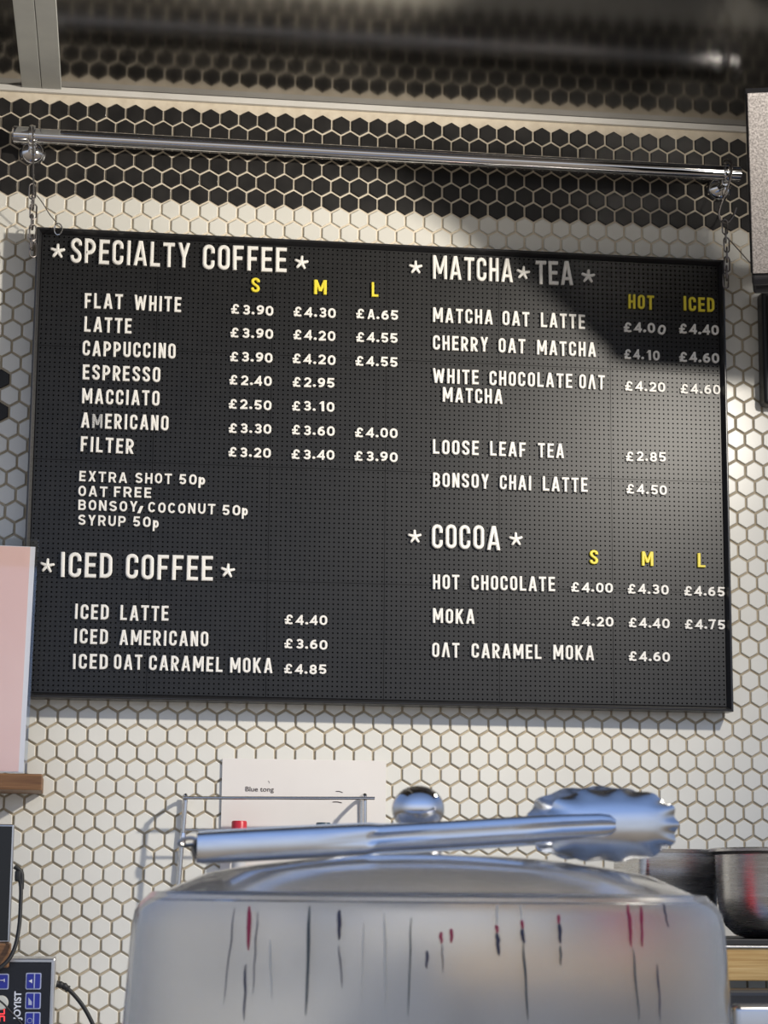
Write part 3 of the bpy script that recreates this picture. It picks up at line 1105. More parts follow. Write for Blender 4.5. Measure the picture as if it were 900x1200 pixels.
# ------------------------------------------------------------------ left edge: oak shelf and pink sign
sa = at(49.5, 907, -.10)
sb = at(49.5, 926, -.10)
bm = bmesh.new()
box(bm, (X0W + .02, -.10, sb.z), (sa.x, -.0016, sa.z), .0012)
sh = bm_obj('shelf', bm, M['oak'], None)
tag(sh, 'dark oak wall shelf at the left edge holding the pink sign', 'shelf')

ztop = sa.z + .0006
yb_, yt_ = -.085, -.050
br_ = at(27.5, 906, yb_); tr_ = at(41.5, 641, yt_)
br_.z = ztop
sg = thing('sign_holder', (br_.x - .1, yb_, ztop), 'clear acrylic sign holder with pink sheet leaning back on the oak shelf', 'sign')
lean = math.atan2(yt_ - yb_, tr_.z - ztop)
roll = math.atan2(tr_.x - br_.x, tr_.z - ztop)
SM4 = Matrix.Translation((br_.x, yb_, ztop)) @ Matrix.Rotation(roll, 4, 'Y') @ Matrix.Rotation(-lean, 4, 'X')
hh = math.hypot(tr_.z - ztop, yt_ - yb_)


def sheet(name, material, x0, x1, y0, y1, z0, z1, bev=0.0, par=None):
    bm = bmesh.new()
    box(bm, (x0, y0, z0), (x1, y1, z1), bev)
    bmesh.ops.transform(bm, verts=bm.verts, matrix=SM4)
    return bm_obj(name, bm, material, par or sg)


sheet('back_sheet', M['acrylic'], -.24, .004, .0018, .0045, .0005, hh + .010, .0006)
sheet('front_sheet', M['acrylic'], -.24, .004, -.0040, -.0015, .0005, hh + .010, .0006)
pi_ = sheet('pink_insert', M['whitepaper'], -.238, 0, -.0006, .0006, .001, hh)
sheet('pink_print', M['pink'], -.2375, -.0062, -.0011, -.0008, .0022, hh - .0008, 0, pi_)
bm = bmesh.new()
box(bm, (br_.x - .24, yb_ - .014, ztop), (br_.x + .002, -.012, ztop + .0022), .0006)
bm_obj('foot', bm, M['acrylic'], sg)

# ------------------------------------------------------------------ paper note on the wall
pc = [at(260.5, 888.5, -.0035), at(452.5, 891.5, -.0035)]
zl = 1.505
bm = bmesh.new()
box(bm, (pc[0].x, -.0044, zl), (pc[1].x, -.0032, pc[0].z), .0002, 1)
note = bm_obj('paper_note', bm, M['paper'], None)
tag(note, 'pale paper note reading Blue tong, stuck on the tiles behind the wire rack', 'paper note')


def text_mesh(name, s, size, material, parent, mtx, bold=.0):
    cu = bpy.data.curves.new(name, 'FONT')
    cu.body = s
    cu.size = size
    cu.extrude = .0001
    cu.offset = bold
    cu.align_x = 'LEFT'
    tmp = bpy.data.objects.new(name, cu)
    COL.objects.link(tmp)
    dg = bpy.context.evaluated_depsgraph_get()
    dg.update()
    me = bpy.data.meshes.new_from_object(tmp.evaluated_get(dg))
    bpy.data.objects.remove(tmp)
    bpy.data.curves.remove(cu)
    me.transform(mtx)
    me.materials.clear()
    me.materials.append(material)
    o = bpy.data.objects.new(name, me)
    COL.objects.link(o)
    if parent is not None:
        o.parent = parent
        o.matrix_parent_inverse = parent.matrix_basis.inverted()
    return o


tp = at(287, 927.2, -.0046)
FACE = Matrix.Rotation(PI / 2, 4, 'X')
text_mesh('lettering', 'Blue tong', .0086, M['ink'], note, Matrix.Translation((tp.x, -.0048, tp.z)) @ FACE @ Matrix.Scale(1.12, 4, (1, 0, 0)), .00003)
bm = bmesh.new()
for (x0, y0, x1, y1, th) in ((393, 927.5, 402, 929, .0011), (389, 940, 401, 941, .0013), (314, 915, 316, 918, .0006)):
    a, b = at(x0, y0, -.0046), at(x1, y1, -.0046)
    tube(bm, smooth_path([a, (a + b) / 2 + Vector((0, 0, .0008)), b], 3), [.0001] + [th / 2] * 5 + [.0001], 6)
bmesh.ops.scale(bm, vec=(1, .15, 1), verts=bm.verts, space=Matrix.Translation((0, .0047, 0)))
bm_obj('smudge', bm, M['ink'], note)

# ------------------------------------------------------------------ wire rack with pens
YK = -.046
BACKTOP = 1.30
rk = thing('wire_rack', (at(320, 935, -.03).x, -.03, BACKTOP), 'chrome wire rack standing against the tiles in front of the paper note', 'rack')
for (xt, xb) in ((217.5, 210), (428, 427.5)):
    t_ = at(xt, 931.5, YK); b_ = at(xb, 1035, YK)
    bm = bmesh.new()
    dx = (b_.x - t_.x) / (t_.z - b_.z)
    xb2 = t_.x + dx * (t_.z - BACKTOP)
    pts = [Vector((xb2, YK, BACKTOP + .001)), Vector((b_.x, YK, b_.z)), Vector((t_.x - dx * .01, YK, t_.z - .010)), Vector((t_.x, YK + .003, t_.z - .0025)), Vector((t_.x, YK + .009, t_.z)), Vector((t_.x, YK + .028, t_.z)), Vector((t_.x, -.010, t_.z - .003)), Vector((t_.x - dx * .01, -.007, t_.z - .010)), Vector((b_.x, -.007, b_.z)), Vector((xb2, -.007, BACKTOP + .001))]
    tube(bm, smooth_path(pts, 4), .0024, 10)
    bm_obj('side_hoop', bm, M['brightwire'], rk, True)
a, b = at(215, 935, YK - .0046), at(439, 935.5, YK - .0046)
bm = bmesh.new()
tube(bm, [a, b], .0021, 12)
bm_obj('top_rail', bm, M['brightwire'], rk, True)
for yy in (972.5, 1090):
    a, b = at(212, yy, YK + .0044), at(428, yy + 1, YK + .0044)
    bm = bmesh.new()
    tube(bm, [a, b], .0016, 10)
    bm_obj('cross_wire', bm, M['brightwire'], rk, True)
bm = bmesh.new()
a = at(214.5, 982, YK - .003)
lathe(bm, [(0, -.007), (.003, -.006), (.0040, 0), (.003, .006), (0, .007)], a, 16, 'z')
bm_obj('joint', bm, M['chrome'], rk, True)
bm = bmesh.new()
box(bm, (at(213, 1100, YK).x, YK + .006, at(213, 1120, YK).z), (at(427, 1100, YK).x, -.010, at(213, 1118, YK).z), .0005)
bm_obj('tray', bm, M['brightwire'], rk)
trz = at(213, 1118, YK).z


def pen(x, ytop, cap, body, r, label):
    p = at(x, ytop, -.027)
    t = thing('marker_pen', (p.x, -.027, trz + .0004), label, 'pen', 'thick pens standing in the wire rack')
    Lc = .038
    bm = bmesh.new()
    lathe(bm, [(0, 0), (r * .86, 0), (r * .9, .003), (r * .9, p.z - Lc - trz - .0008), (0, p.z - Lc - trz - .0006)], (p.x, -.027, trz + .0004), 24)
    bm_obj('barrel', bm, body, t, True)
    bm = bmesh.new()
    lathe(bm, [(0, -Lc), (r, -Lc), (r, -.002), (r * .9, 0), (0, .0002)], (p.x, -.027, p.z), 24)
    bm_obj('cap', bm, cap, t, True)


pen(280.5, 962, M['red'], M['penbody'], .0098, 'thick pen with red cap in the wire rack, left one of two')
pen(379, 964, M['teal'], M['teal'], .0098, 'thick dark teal pen in the wire rack behind the tong handle')

# ------------------------------------------------------------------ back counter and right shelf with pans
bm = bmesh.new()
box(bm, (X0W + .02, -.55, BACKTOP - .04), (X1W - .02, -.002, BACKTOP - .0004), .003)
struct(bm_obj('counter', bm, M['counter']))

YS = -.40
st = at(860, 1109.5, YS); sbm = at(860, 1149.5, YS)
shx0 = .50
rs = thing('shelf', ((shx0 + 1.4) / 2, -.2, sbm.z), 'pale wooden shelf with steel top under the two steel pans', 'shelf')
bm = bmesh.new()
box(bm, (shx0, YS, sbm.z), (1.5, YS + .03, st.z - .0016), .001)
bm_obj('front_board', bm, M['pine'], rs)
bm = bmesh.new()
box(bm, (shx0 - .001, YS - .0015, st.z - .0014), (1.501, -.002, st.z + .0010), .0006)
bm_obj('top_plate', bm, M['steel'], rs)
for xx in (shx0 + .02, 1.46):
    bm = bmesh.new()
    box(bm, (xx, YS + .05, BACKTOP), (xx + .03, YS + .08, st.z - .0018), .002)
    bm_obj('leg', bm, M['black'], rs)
zsh = st.z + .0012
YPAN = -.27
# dark mat under the pans
bm = bmesh.new()
pz0 = at(845, 1099.5, YPAN - .06).z
box(bm, (.62, YPAN - .07, zsh), (1.3, -.05, max(zsh + .002, pz0 - .0006)), .001)
tag(bm_obj('mat', bm, M['rubber'], None), 'thin black mat on the steel shelf top beneath the pans', 'mat')
zp = max(zsh + .002, pz0 - .0006) + .0004

# red tin added to redden the reflection in the pot, mostly behind the clear dome
tin = thing('tin', (.735, -.34, zsh), 'red tin added for the red reflection in the pot, seen blurred through the clear dome', 'tin')
bm = bmesh.new()
lathe(bm, [(0, 0), (.028, 0), (.030, .002), (.030, .046), (.0285, .048), (0, .048)], (.735, -.34, zsh + .0002), 40)
bm_obj('body', bm, M['red'], tin, True)
bm = bmesh.new()
lathe(bm, [(0, .0484), (.0292, .0484), (.0298, .050), (.0292, .057), (.027, .0585), (0, .059)], (.735, -.34, zsh + .0002), 40)
bm_obj('lid', bm, M['red'], tin, True)

# right: round pot with flared rim
YB_ = YPAN - .005
rimL = at(834, 996, YB_)
bodyL = at(841.5, 1010, YB_)
Rb = .088
cxp = bodyL.x + Rb
zr = rimL.z
pot = thing('steel_pot', (cxp, YB_, zp), 'round bottomed brushed steel pot at the right edge with a red reflection', 'pot')
bm = bmesh.new()
Hh = zr - zp
prof = [(0, .0), (Rb * .62, .0), (Rb * .76, .004), (Rb * .88, .014), (Rb * .955, .030), (Rb * .985, .05), (Rb, Hh - .008), (Rb + .001, Hh - .004),
        (Rb - .001, Hh - .006), (Rb * .985 - .0012, .05), (Rb * .95, .031), (Rb * .87, .016), (Rb * .75, .0062), (Rb * .6, .002), (0, .002)]
lathe(bm, prof, (cxp, YB_, zp), 72)
bm_obj('body', bm, M['steel'], pot, True)
bm = bmesh.new()
lathe(bm, [(Rb - .0005, -.006), (Rb + .004, -.0045), (Rb + .0075, -.002), (Rb + .0078, .001), (Rb + .006, .0022), (Rb + .001, .0022), (Rb - .001, 0), (Rb - .0005, -.006)], (cxp, YB_, zr), 72)
bm_obj('rim', bm, M['steel'], pot, True)

# left: rectangular deep pan
pl, pr = at(752, 1004, -.20), at(838, 1004, -.20)
pzt = at(790, 996, -.20).z
pan = thing('steel_pan', ((pl.x + pr.x) / 2, -.15, zp), 'square sided steel pan left of the round pot, partly behind the clear dome', 'pan')
bm = bmesh.new()


def rrect(cx, cy, hx, hy, r, z, n=6):
    out = []
    for (sx_, sy_, a0) in ((1, 1, 0), (-1, 1, 90), (-1, -1, 180), (1, -1, 270)):
        for a in np.linspace(a0, a0 + 90, n):
            out.append(Vector((cx + sx_ * (hx - r) + r * math.cos(math.radians(a)), cy + sy_ * (hy - r) + r * math.sin(math.radians(a)), z)))
    return out


def loft(bm, loops, cap0=True, cap1=True):
    R = [[bm.verts.new(p) for p in l] for l in loops]
    n = len(R[0])
    for a, b in zip(R, R[1:]):
        for k in range(n):
            bm.faces.new((a[k], a[(k + 1) % n], b[(k + 1) % n], b[k]))
    if cap0: bm.faces.new(R[0][::-1])
    if cap1: bm.faces.new(R[-1])


pcx, pcy, phx, phy = (pl.x + pr.x) / 2 + .004, -.125, (pr.x - pl.x) / 2 + .006, .072
loft(bm, [rrect(pcx, pcy, phx - .010, phy - .010, .012, zp), rrect(pcx, pcy, phx - .004, phy - .004, .014, zp + .006), rrect(pcx, pcy, phx - .002, phy - .002, .014, pzt - .036), rrect(pcx, pcy, phx, phy, .014, pzt - .033), rrect(pcx, pcy, phx, phy, .014, pzt - .001),
          rrect(pcx, pcy, phx - .0012, phy - .0012, .013, pzt - .001), rrect(pcx, pcy, phx - .0052, phy - .0052, .012, zp + .008), rrect(pcx, pcy, phx - .012, phy - .012, .01, zp + .0025)])
bm_obj('body', bm, M['steel'], pan, True)
bm = bmesh.new()
loft(bm, [rrect(pcx, pcy, phx - .0002, phy - .0002, .014, pzt - .0035), rrect(pcx, pcy, phx + .004, phy + .004, .016, pzt - .003), rrect(pcx, pcy, phx + .0045, phy + .0045, .016, pzt + .001), rrect(pcx, pcy, phx - .0005, phy - .0005, .013, pzt + .0016), rrect(pcx, pcy, phx - .0014, phy - .0014, .013, pzt - .003)], False, False)
bm_obj('rim', bm, M['steel'], pan, True)

# dark appliance under the shelf with a pale handle
ya = -.47
p0, p1 = at(846, 1160, ya), at(862, 1178, ya - .03)
ap = thing('appliance', (1.0, -.42, BACKTOP), 'black appliance with pale steel handle under the wooden shelf at lower right', 'appliance')
bm = bmesh.new()
box(bm, (p0.x, ya, BACKTOP + .0005), (p0.x + .30, YS - .004, p0.z), .006, 3)
bm_obj('body', bm, M['black'], ap)
bm = bmesh.new()
box(bm, (p1.x, ya - .03, p1.z - .05), (p1.x + .14, ya - .0005, p1.z), .007, 4)
bm_obj('handle', bm, M['silver'], ap, True)

# ------------------------------------------------------------------ left: control box, tablet, cables
YC = -.12
c1 = at(65, 1123, YC)
cb = thing('control_box', (c1.x - .08, YC, BACKTOP), 'black control panel with blue buttons and silver frame at lower left', 'control panel')
cx0, cz0 = c1.x - .17, BACKTOP + .001
bm = bmesh.new()
box(bm, (cx0, YC, cz0), (c1.x, YC + .10, c1.z), .002)
bm_obj('case', bm, M['silver'], cb)
bm = bmesh.new()
box(bm, (cx0 + .005, YC - .0012, cz0 + .004), (c1.x - .0045, YC - .0001, c1.z - .0045), .0005)
bm_obj('panel', bm, M['panel'], cb)


def rounded(name, x0, y0, x1, y1, yy, r, material, parent, th=.001):
    a, b = at(x0, y0, yy), at(x1, y1, yy)
    cx_, cz_, hx_, hz_ = (a.x + b.x) / 2, (a.z + b.z) / 2, abs(b.x - a.x) / 2, abs(a.z - b.z) / 2
    bm = bmesh.new()
    lo_, hi_ = [], []
    for p in rrect(cx_, cz_, hx_, hz_, min(r, hx_ * .98, hz_ * .98), 0, 5):
        lo_.append(Vector((p.x, yy + th, p.y)))
        hi_.append(Vector((p.x, yy, p.y)))
    loft(bm, [lo_, hi_])
    return bm_obj(name, bm, material, parent)


for (x0, y0, x1, y1, kind) in ((30.5, 1140, 48, 1159.5, 'up'), (30, 1163, 47.5, 1182.5, 'note'), (29.5, 1186, 47, 1206, 'clock'), (-9, 1141, 10, 1159.5, 'one')):
    bo = rounded('button', x0, y0, x1, y1, YC - .0024, .0018, M['rim'], cb)
    rounded('face', x0 + 1.3, y0 + 1.3, x1 - 1.3, y1 - 1.3, YC - .0030, .0012, M['blue'], bo, .0005)
    xm = x0 + (x1 - x0) * .56
    ym = (y0 + y1) / 2
    yy = YC - .0034
    if kind != 'one':
        rounded('divider', xm - .35, y0 + 1.3, xm + .35, y1 - 1.3, yy, .0001, M['rim'], bo, .0003)
        bm = bmesh.new()
        xi = x0 + (x1 - x0) * .30
        if kind == 'up':
            vs = [at(xi - 2.3, ym, yy), at(xi + 2, ym - 2.4, yy), at(xi + 2, ym + 2.4, yy)]
            bm.faces.new([bm.verts.new(p) for p in vs])
        elif kind == 'note':
            vs = [at(xi - 2, ym - 4, yy), at(xi + 2, ym + 1, yy), at(xi + 2, ym + 5, yy), at(xi - 2, ym + 5, yy)]
            bm.faces.new([bm.verts.new(p) for p in vs])
        else:
            cc = at(xi, ym, yy)
            tube(bm, [cc + Vector((.0028 * math.cos(a), 0, .0028 * math.sin(a))) for a in np.linspace(0, 2 * PI, 16, endpoint=False)], .0003, 5, closed=True)
        bm_obj('icon', bm, M['print'] if kind == 'up' else M['rim'], bo)
    else:
        bm = bmesh.new()
        a, b = at(0, ym - 1.5, yy), at(5, ym - 1.5, yy)
        tube(bm, [a, b], .0005, 6)
        a, b = at(5, ym - 3.4, yy), at(5, ym + .6, yy)
        tube(bm, [a, b], .0005, 6)
        bm_obj('icon', bm, M['print'], bo)
# round pale button and the red digits beside it
cc = at(1.5, 1175, YC - .001)
bm = bmesh.new()
lathe(bm, [(0, .0), (.0085, .0), (.0085, .002), (.0075, .0035), (0, .004)], (cc.x, YC - .0012, cc.z), 28, 'y')
bm_obj('round_button', bm, M['knob'], cb, True)
bm = bmesh.new()
yy = YC - .0018


def seg(x0, y0, x1, y1, th=.00075):
    tube(bm, [at(x0, y0, yy), at(x1, y1, yy)], th, 6)


# figures 0 and 5 lying on their side, reading upwards like the rest of the panel
for base, segs in ((1189.5, 'abcdef'), (1198, 'acdfg')):
    x0, x1, xm, yt, yb2 = -6, 5, -.5, base - 7, base - 1.2
    S_ = dict(a=(x0, yt, x0, yb2), d=(x1, yt, x1, yb2), g=(xm, yt, xm, yb2), f=(x0, yb2, xm, yb2), b=(x0, yt, xm, yt), e=(xm, yb2, x1, yb2), c=(xm, yt, x1, yt))
    for s_ in segs:
        seg(*S_[s_])
bm_obj('display_digits', bm, M['led'], cb)
tq = at(23.6, 1194.5, YC - .0016)
text_mesh('lettering', 'JOYIST', .0112, M['print'], cb, Matrix.Translation((tq.x, YC - .0016, tq.z)) @ Matrix.Rotation(-PI / 2, 4, 'Y') @ FACE @ Matrix.Scale(.97, 4, (1, 0, 0)), .0003)

# cable leaving the box on the right
cl = thing('cable', at(90, 1170, YC + .02), 'black cable with ribbed plug bending down from the silver framed control panel', 'cable')
pts = [at(66, 1153, YC + .02), at(74, 1155, YC + .02), at(82, 1161, YC + .02), at(92, 1172, YC + .02), at(101, 1185, YC + .02), at(110, 1203, YC + .02), at(117, 1222, YC + .02), at(121, 1238, YC + .02)]
pts[-1].z = max(pts[-1].z, BACKTOP + .003)
bm = bmesh.new()
tube(bm, smooth_path(pts, 5), .0026, 10)
bm_obj('cord', bm, M['rubber'], cl, True)
bm = bmesh.new()
pp = smooth_path([pts[0], pts[1], at(80.5, 1159.5, YC + .02)], 7)
tube(bm, pp, [.0044 if (k // 2) % 2 == 0 else .0037 for k in range(len(pp))], 12)
bm_obj('strain_relief', bm, M['rubber'], cl, True)

# tablet above the control box with wooden rest
YT = -.15
ta, tb = at(17, 966, YT), at(11.5, 1105, YT)
tb2 = thing('tablet', (ta.x - .06, YT, tb.z), 'dark tablet with silver edge standing at the left edge below the oak shelf', 'tablet')
rt = math.atan2(ta.x - tb.x, ta.z - tb.z)
TM = Matrix.Translation(tb) @ Matrix.Rotation(rt, 4, 'Y')
bm = bmesh.new()
Lt = (ta - tb).length
box(bm, (-.12, 0, 0), (0, .009, Lt), .002, 3)
bmesh.ops.transform(bm, verts=bm.verts, matrix=TM)
bm_obj('case', bm, M['silver'], tb2)
bm = bmesh.new()
box(bm, (-.118, -.0011, .0025), (-.0026, -.0001, Lt - .0025), .0004)
bmesh.ops.transform(bm, verts=bm.verts, matrix=TM)
bm_obj('screen', bm, M['screen'], tb2)
wr = at(11, 1134, YT)
bm = bmesh.new()
box(bm, (tb.x - .10, YT - .006, c1.z + .0006), (wr.x, YT + .05, tb.z - .0006), .002)
box(bm, (tb.x - .10, YT - .006, wr.z), (wr.x - .001, YC - .006, c1.z + .003), .0015)
tag(bm_obj('wooden_stand', bm, M['oak'], None), 'small brown wooden stand under the dark tablet', 'stand')
# the tablet's own lead
ld = thing('cable', at(20, 1060, YT), 'black charging lead plugged into the silver edge of the dark tablet', 'cable')
bm = bmesh.new()
lp = [at(22, 1026, YT + .004), at(24.5, 1040, YT + .002), at(24, 1062, YT - .002), at(22.5, 1085, YT - .008), at(17.5, 1110, YT - .016), at(8, 1127, YT - .022), at(-8, 1138, YT - .026), at(-30, 1143, YT - .03)]
tube(bm, smooth_path(lp, 6), .0024, 10)
bm_obj('cord', bm, M['rubber'], ld, True)
bm = bmesh.new()
q0, q1 = at(15.6, 1014, YT), at(27, 1041, YT)
box(bm, (q0.x + .002, YT + .0005, q1.z + .008), (q1.x - .003, YT + .0085, q0.z - .006), .002, 3)
tube(bm, smooth_path([at(17, 1015, YT + .004), at(23, 1020, YT + .004), at(25.5, 1026, YT + .004), at(25, 1042, YT + .003)], 4), .0030, 10)
bm_obj('plug', bm, M['rubber'], ld, True)
ld2 = thing('cable', at(10, 1190, YC - .02), 'thin black lead crossing the JOYIST lettering on the control panel', 'cable')
bm = bmesh.new()
tube(bm, smooth_path([at(-20, 1163, YC - .012), at(0, 1173, YC - .012), at(14, 1187, YC - .012), at(27, 1202, YC - .012), at(36, 1216, YC - .012), at(40, 1236, YC - .012)], 6), .0011, 8)
bm_obj('cord', bm, M['rubber'], ld2, True)

# ------------------------------------------------------------------ foreground: counter, clear dome, tongs
YD = -1.65
dl, dr = at(157, 1050, YD), at(833, 1046, YD)
dcx, dR = (dl.x + dr.x) / 2, (dr.x - dl.x) / 2
rimz = 1.5055
FRONT = 1.30
bm = bmesh.new()
box(bm, (-.35, -1.95, FRONT - .04), (.95, -1.38, FRONT - .0004), .003)
struct(bm_obj('counter', bm, M['counter']))
dome = thing('cake_dome', (dcx, YD, FRONT), 'large hazy clear plastic food dome with chrome ball knob in the foreground', 'dome')
bm = bmesh.new()
out = [(dR + .013, FRONT + .0005), (dR + .0045, rimz - .075), (dR + .001, rimz - .018), (dR - .0005, rimz - .009), (dR - .003, rimz - .0045), (dR - .0065, rimz - .0015), (dR - .0085, rimz + .0008), (dR - .0105, rimz + .0010), (dR - .0125, rimz + .0002), (dR - .022, rimz + .0042), (.118, rimz + .0105), (.095, rimz + .0150), (.07, rimz + .0185), (.045, rimz + .0205), (.02, rimz + .0215), (0, rimz + .0216)]
inn = [(max(r - .0028, 0), z - .0026 if k > 4 else z) for k, (r, z) in enumerate(out)]
inn[0] = (dR + .0102, FRONT + .0005)
inn[-1] = (0, rimz + .0190)
prof = [(r, z - FRONT) for r, z in out] [::-1] + [(r, z - FRONT) for r, z in inn]
lathe(bm, prof, (dcx, YD, FRONT), 96)
bm_obj('shell', bm, M['dome'], dome, True)
kx = at(490, 948, YD)
kt = rimz + .0218
bm = bmesh.new()
lathe(bm, [(0, 0), (.012, 0), (.0135, .0015), (.0125, .004), (.007, .006), (.0055, kx.z - kt - .011), (0, kx.z - kt - .010)], (kx.x, YD, kt), 32)
bm_obj('knob_base', bm, M['chrome'], dome, True)
bm = bmesh.new()
bmesh.ops.create_uvsphere(bm, u_segments=40, v_segments=24, radius=.0140)
bmesh.ops.scale(bm, vec=(1, 1, .88), verts=bm.verts)
bmesh.ops.translate(bm, verts=bm.verts, vec=(kx.x, YD, kx.z))
bm_obj('knob', bm, M['chrome'], dome, True)


# drip marks on the front of the dome
def mark(x0, y0, x1, y1, wpx, material):
    pts = []
    for k in range(7):
        t = k / 6
        px = x0 + (x1 - x0) * t + (random.uniform(-.8, .8) if 0 < k < 6 else 0)
        py = y0 + (y1 - y0) * t
        Y = YD - .15
        for _ in range(4):                       # walk onto the curved front wall
            p = at(px, py, Y)
            rad = dR + .0006 + .0045 * min(max((rimz - p.z) / .075, 0), 1.6)
            Y = YD - math.sqrt(max(rad ** 2 - (p.x - dcx) ** 2, 1e-6))
        pts.append(at(px, py, Y - .0003))
    s = .00042 * wpx
    bm = bmesh.new()
    tube(bm, pts, [s * .4, s * .9, s, s * random.uniform(.7, 1), s * .8, s * .7, s * .25], 6)
    bm_obj('drip_mark', bm, material, dome, True)


for a in ((292, 1062, 291, 1114, 2.6, 'streak_red'), (288, 1130, 286, 1196, 1.6, 'streak_dark'), (302, 1068, 296, 1166, .9, 'streak_dark'), (275, 1064, 262, 1178, .9, 'streak_dark'),
          (363, 1062, 358, 1190, 2.0, 'streak_green'), (398, 1066, 397, 1102, 2.4, 'streak_dark'), (397, 1108, 401, 1158, 1.0, 'streak_dark'), (426, 1080, 424, 1170, .8, 'streak_pale'),
          (316, 1100, 319, 1172, 1.2, 'streak_pale'), (450, 1070, 452, 1180, 1.2, 'streak_pale'), (482, 1075, 478, 1190, 1.0, 'streak_green'),
          (500, 1114, 500, 1135, 1.8, 'streak_dark'), (517, 1092, 517, 1106, 2.0, 'streak_red'), (518, 1106, 519, 1140, .8, 'streak_dark'), (529, 1088, 529, 1105, 2.2, 'streak_red'),
          (582, 1060, 582, 1084, 1.4, 'streak_pale'), (582, 1084, 583, 1094, 2.2, 'streak_red'), (582.5, 1093, 585, 1120, 2.6, 'streak_dark'),
          (610, 1060, 611, 1078, 1.2, 'streak_pale'), (611, 1078, 612, 1090, 2.0, 'streak_red'), (612, 1088, 614, 1106, 2.4, 'streak_dark'), (613, 1106, 619, 1196, 1.5, 'streak_green'),
          (654, 1072, 655, 1084, 2.0, 'streak_red'), (655, 1082, 657, 1106, 2.4, 'streak_dark'), (657, 1108, 657, 1132, 1.4, 'streak_green'),
          (736, 1060, 740, 1110, 2.2, 'streak_red'), (751, 1062, 753, 1110, 2.0, 'streak_red'), (742, 1112, 749, 1196, 1.2, 'streak_green'), (777, 1058, 783, 1088, 1.2, 'streak_dark'), (770, 1130, 774, 1196, 1.2, 'streak_dark')):
    mark(*a[:5], M[a[5]])

# tongs lying across the dome in front of the knob
YTG = -1.715
tg = thing('tongs', at(500, 985, YTG), 'steel serving tongs with scalloped heads lying on top of the clear dome', 'tongs')


def arm(Y, stations, name, flip=1):
    """a pressed channel: stations are (px x, px top, px bottom, depth, dY)"""
    bm = bmesh.new()
    loops = []
    for (x, y0, y1, dp, dy) in stations:
        a, b = at(x, y0, Y + dy), at(x, y1, Y + dy)
        c = (a + b) / 2
        hw = (a.z - b.z) / 2
        L = []
        g_ = min(max((x - 428) / 10, 0), 1)          # grip section is plain, the rest has a groove
        outer = [(-1, .95), (-1, .55), (-.96, .30), (-.86, .14), (-.70, .07), (-.45, .03 - .02 * g_), (-.25, .01 + .20 * g_), (0, 0 + .24 * g_), (.25, .01 + .20 * g_), (.45, .03 - .02 * g_), (.70, .07), (.86, .14), (.96, .30), (1, .55), (1, .95)]
        inner = [(.86, .95), (.84, .6), (.6, .45), (0, .45), (-.6, .45), (-.84, .6), (-.86, .95)]
        for (u, v_) in outer + inner:
            L.append(Vector((c.x, c.y + flip * dp * v_, c.z + u * hw)))
        loops.append(L)
    loft(bm, loops)
    return bm_obj(name, bm, M['tongsteel'], tg, True)


near = [(231, 976, 1011, .009, 0), (240, 975, 1012, .010, 0), (300, 971.5, 1009, .010, 0), (370, 968, 1005.5, .010, 0), (428, 965.5, 1002, .010, 0), (437, 966, 999.5, .008, 0), (445, 966.5, 998, .0075, 0), (520, 962, 994, .0075, -.001), (600, 957, 989, .0075, -.002), (660, 954, 984.5, .0072, -.003), (705, 953, 981.5, .0065, -.003), (716, 954.5, 979.5, .005, -.002), (722, 960, 974, .003, -.001)]
arm(YTG, near, 'arm')
far = [(x, y0 + 5, y1 + 4, d_, dy) for (x, y0, y1, d_, dy) in near[:11]]
arm(YTG + .040, [(x, y0 + (2 if x > 500 else -1), y1 + (4 if x > 400 else -3), d_, -.004 * (x < 400)) for (x, y0, y1, d_, _) in near[:12]], 'arm', -1)
bm = bmesh.new()
pz_ = at(243, 993, YTG)
tube(bm, [(pz_.x + .001, YTG + .005, pz_.z), (pz_.x + .001, YTG + .036, pz_.z)], .0076, 16)
bm_obj('hinge', bm, M['black'], tg, True)


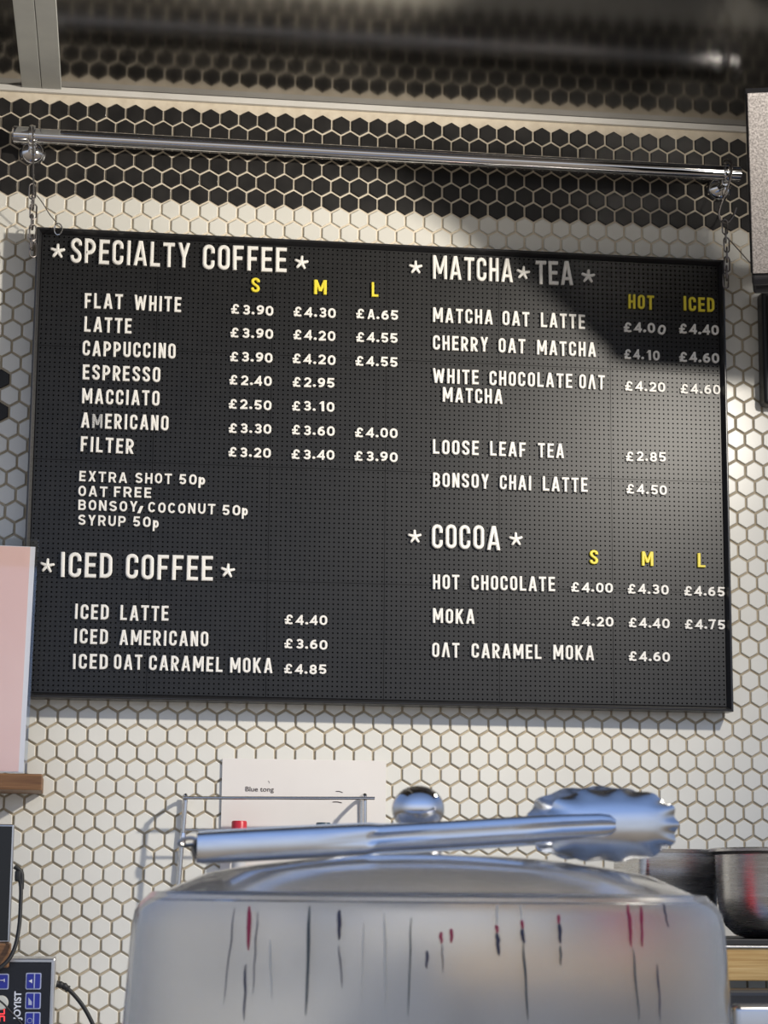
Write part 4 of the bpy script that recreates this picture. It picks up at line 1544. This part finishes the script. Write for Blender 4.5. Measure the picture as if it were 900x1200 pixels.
def head(Y, cx_, cy_, ax, ay, bulge, name, flip, ang):
    """scalloped shell: an ellipse with a wavy rim, pressed into a shallow bowl"""
    bm = bmesh.new()
    nr, na = 12, 120
    c = at(cx_, cy_, Y)
    k = (at(cx_ + 100, cy_, Y) - c).length / 100
    rows = []
    for side in (0, 1):
        for i in (range(nr + 1) if side == 0 else range(nr, -1, -1)):
            f_ = i / nr
            ring = []
            for j in range(na):
                th = 2 * PI * j / na
                wav = .5 + .5 * math.cos(13 * th + .3)
                amp = .042 * max(0, f_ - .72) / .28
                flat = 1.0 if math.cos(th) > -.5 else 1.0 - .10 * (-.5 - math.cos(th))
                rr = f_ * flat * (1 - amp * 1.0 + amp * 1.3 * wav)
                e = 2.5
                ca, sa_ = math.cos(th), math.sin(th)
                sq_ = (abs(ca) ** e + abs(sa_) ** e) ** (-1 / e)
                u, v_ = ax * rr * sq_ * ca, ay * rr * sq_ * sa_
                ripple = .0010 * max(0, f_ - .72) / .28 * (wav - .5)
                dep = -bulge * (1 - f_ ** 2.6) - ripple + (.0011 if side else 0)
                x_, z_ = u * math.cos(ang) - v_ * math.sin(ang), u * math.sin(ang) + v_ * math.cos(ang)
                ring.append(bm.verts.new((c.x + x_ * k, Y + flip * dep, c.z + z_ * k)))
                if f_ == 0:
                    break
            rows.append(ring)
    for a, b in zip(rows, rows[1:]):
        if len(a) == 1 and len(b) == 1:
            continue
        for j in range(na):
            j2 = (j + 1) % na
            if len(a) == 1:
                bm.faces.new((a[0], b[j], b[j2]))
            elif len(b) == 1:
                bm.faces.new((a[j], b[0], a[j2]))
            else:
                bm.faces.new((a[j], b[j], b[j2], a[j2]))
    bm_obj(name, bm, M['tongsteel'], tg, True)


head(YTG + .0095, 715, 967, 80, 41, .009, 'head', 1, .03)
head(YTG + .034, 692, 964, 78, 41, .009, 'head', -1, .06)
bm = bmesh.new()
tube(bm, smooth_path([at(232, 985, YTG + .01), at(224, 982, YTG + .012), at(214, 984, YTG + .014), at(210, 988, YTG + .016), at(215, 991, YTG + .018), at(226, 990, YTG + .02), at(236, 990, YTG + .02)], 4), .0010, 8)
bm_obj('pull_ring', bm, M['silver'], tg, True)
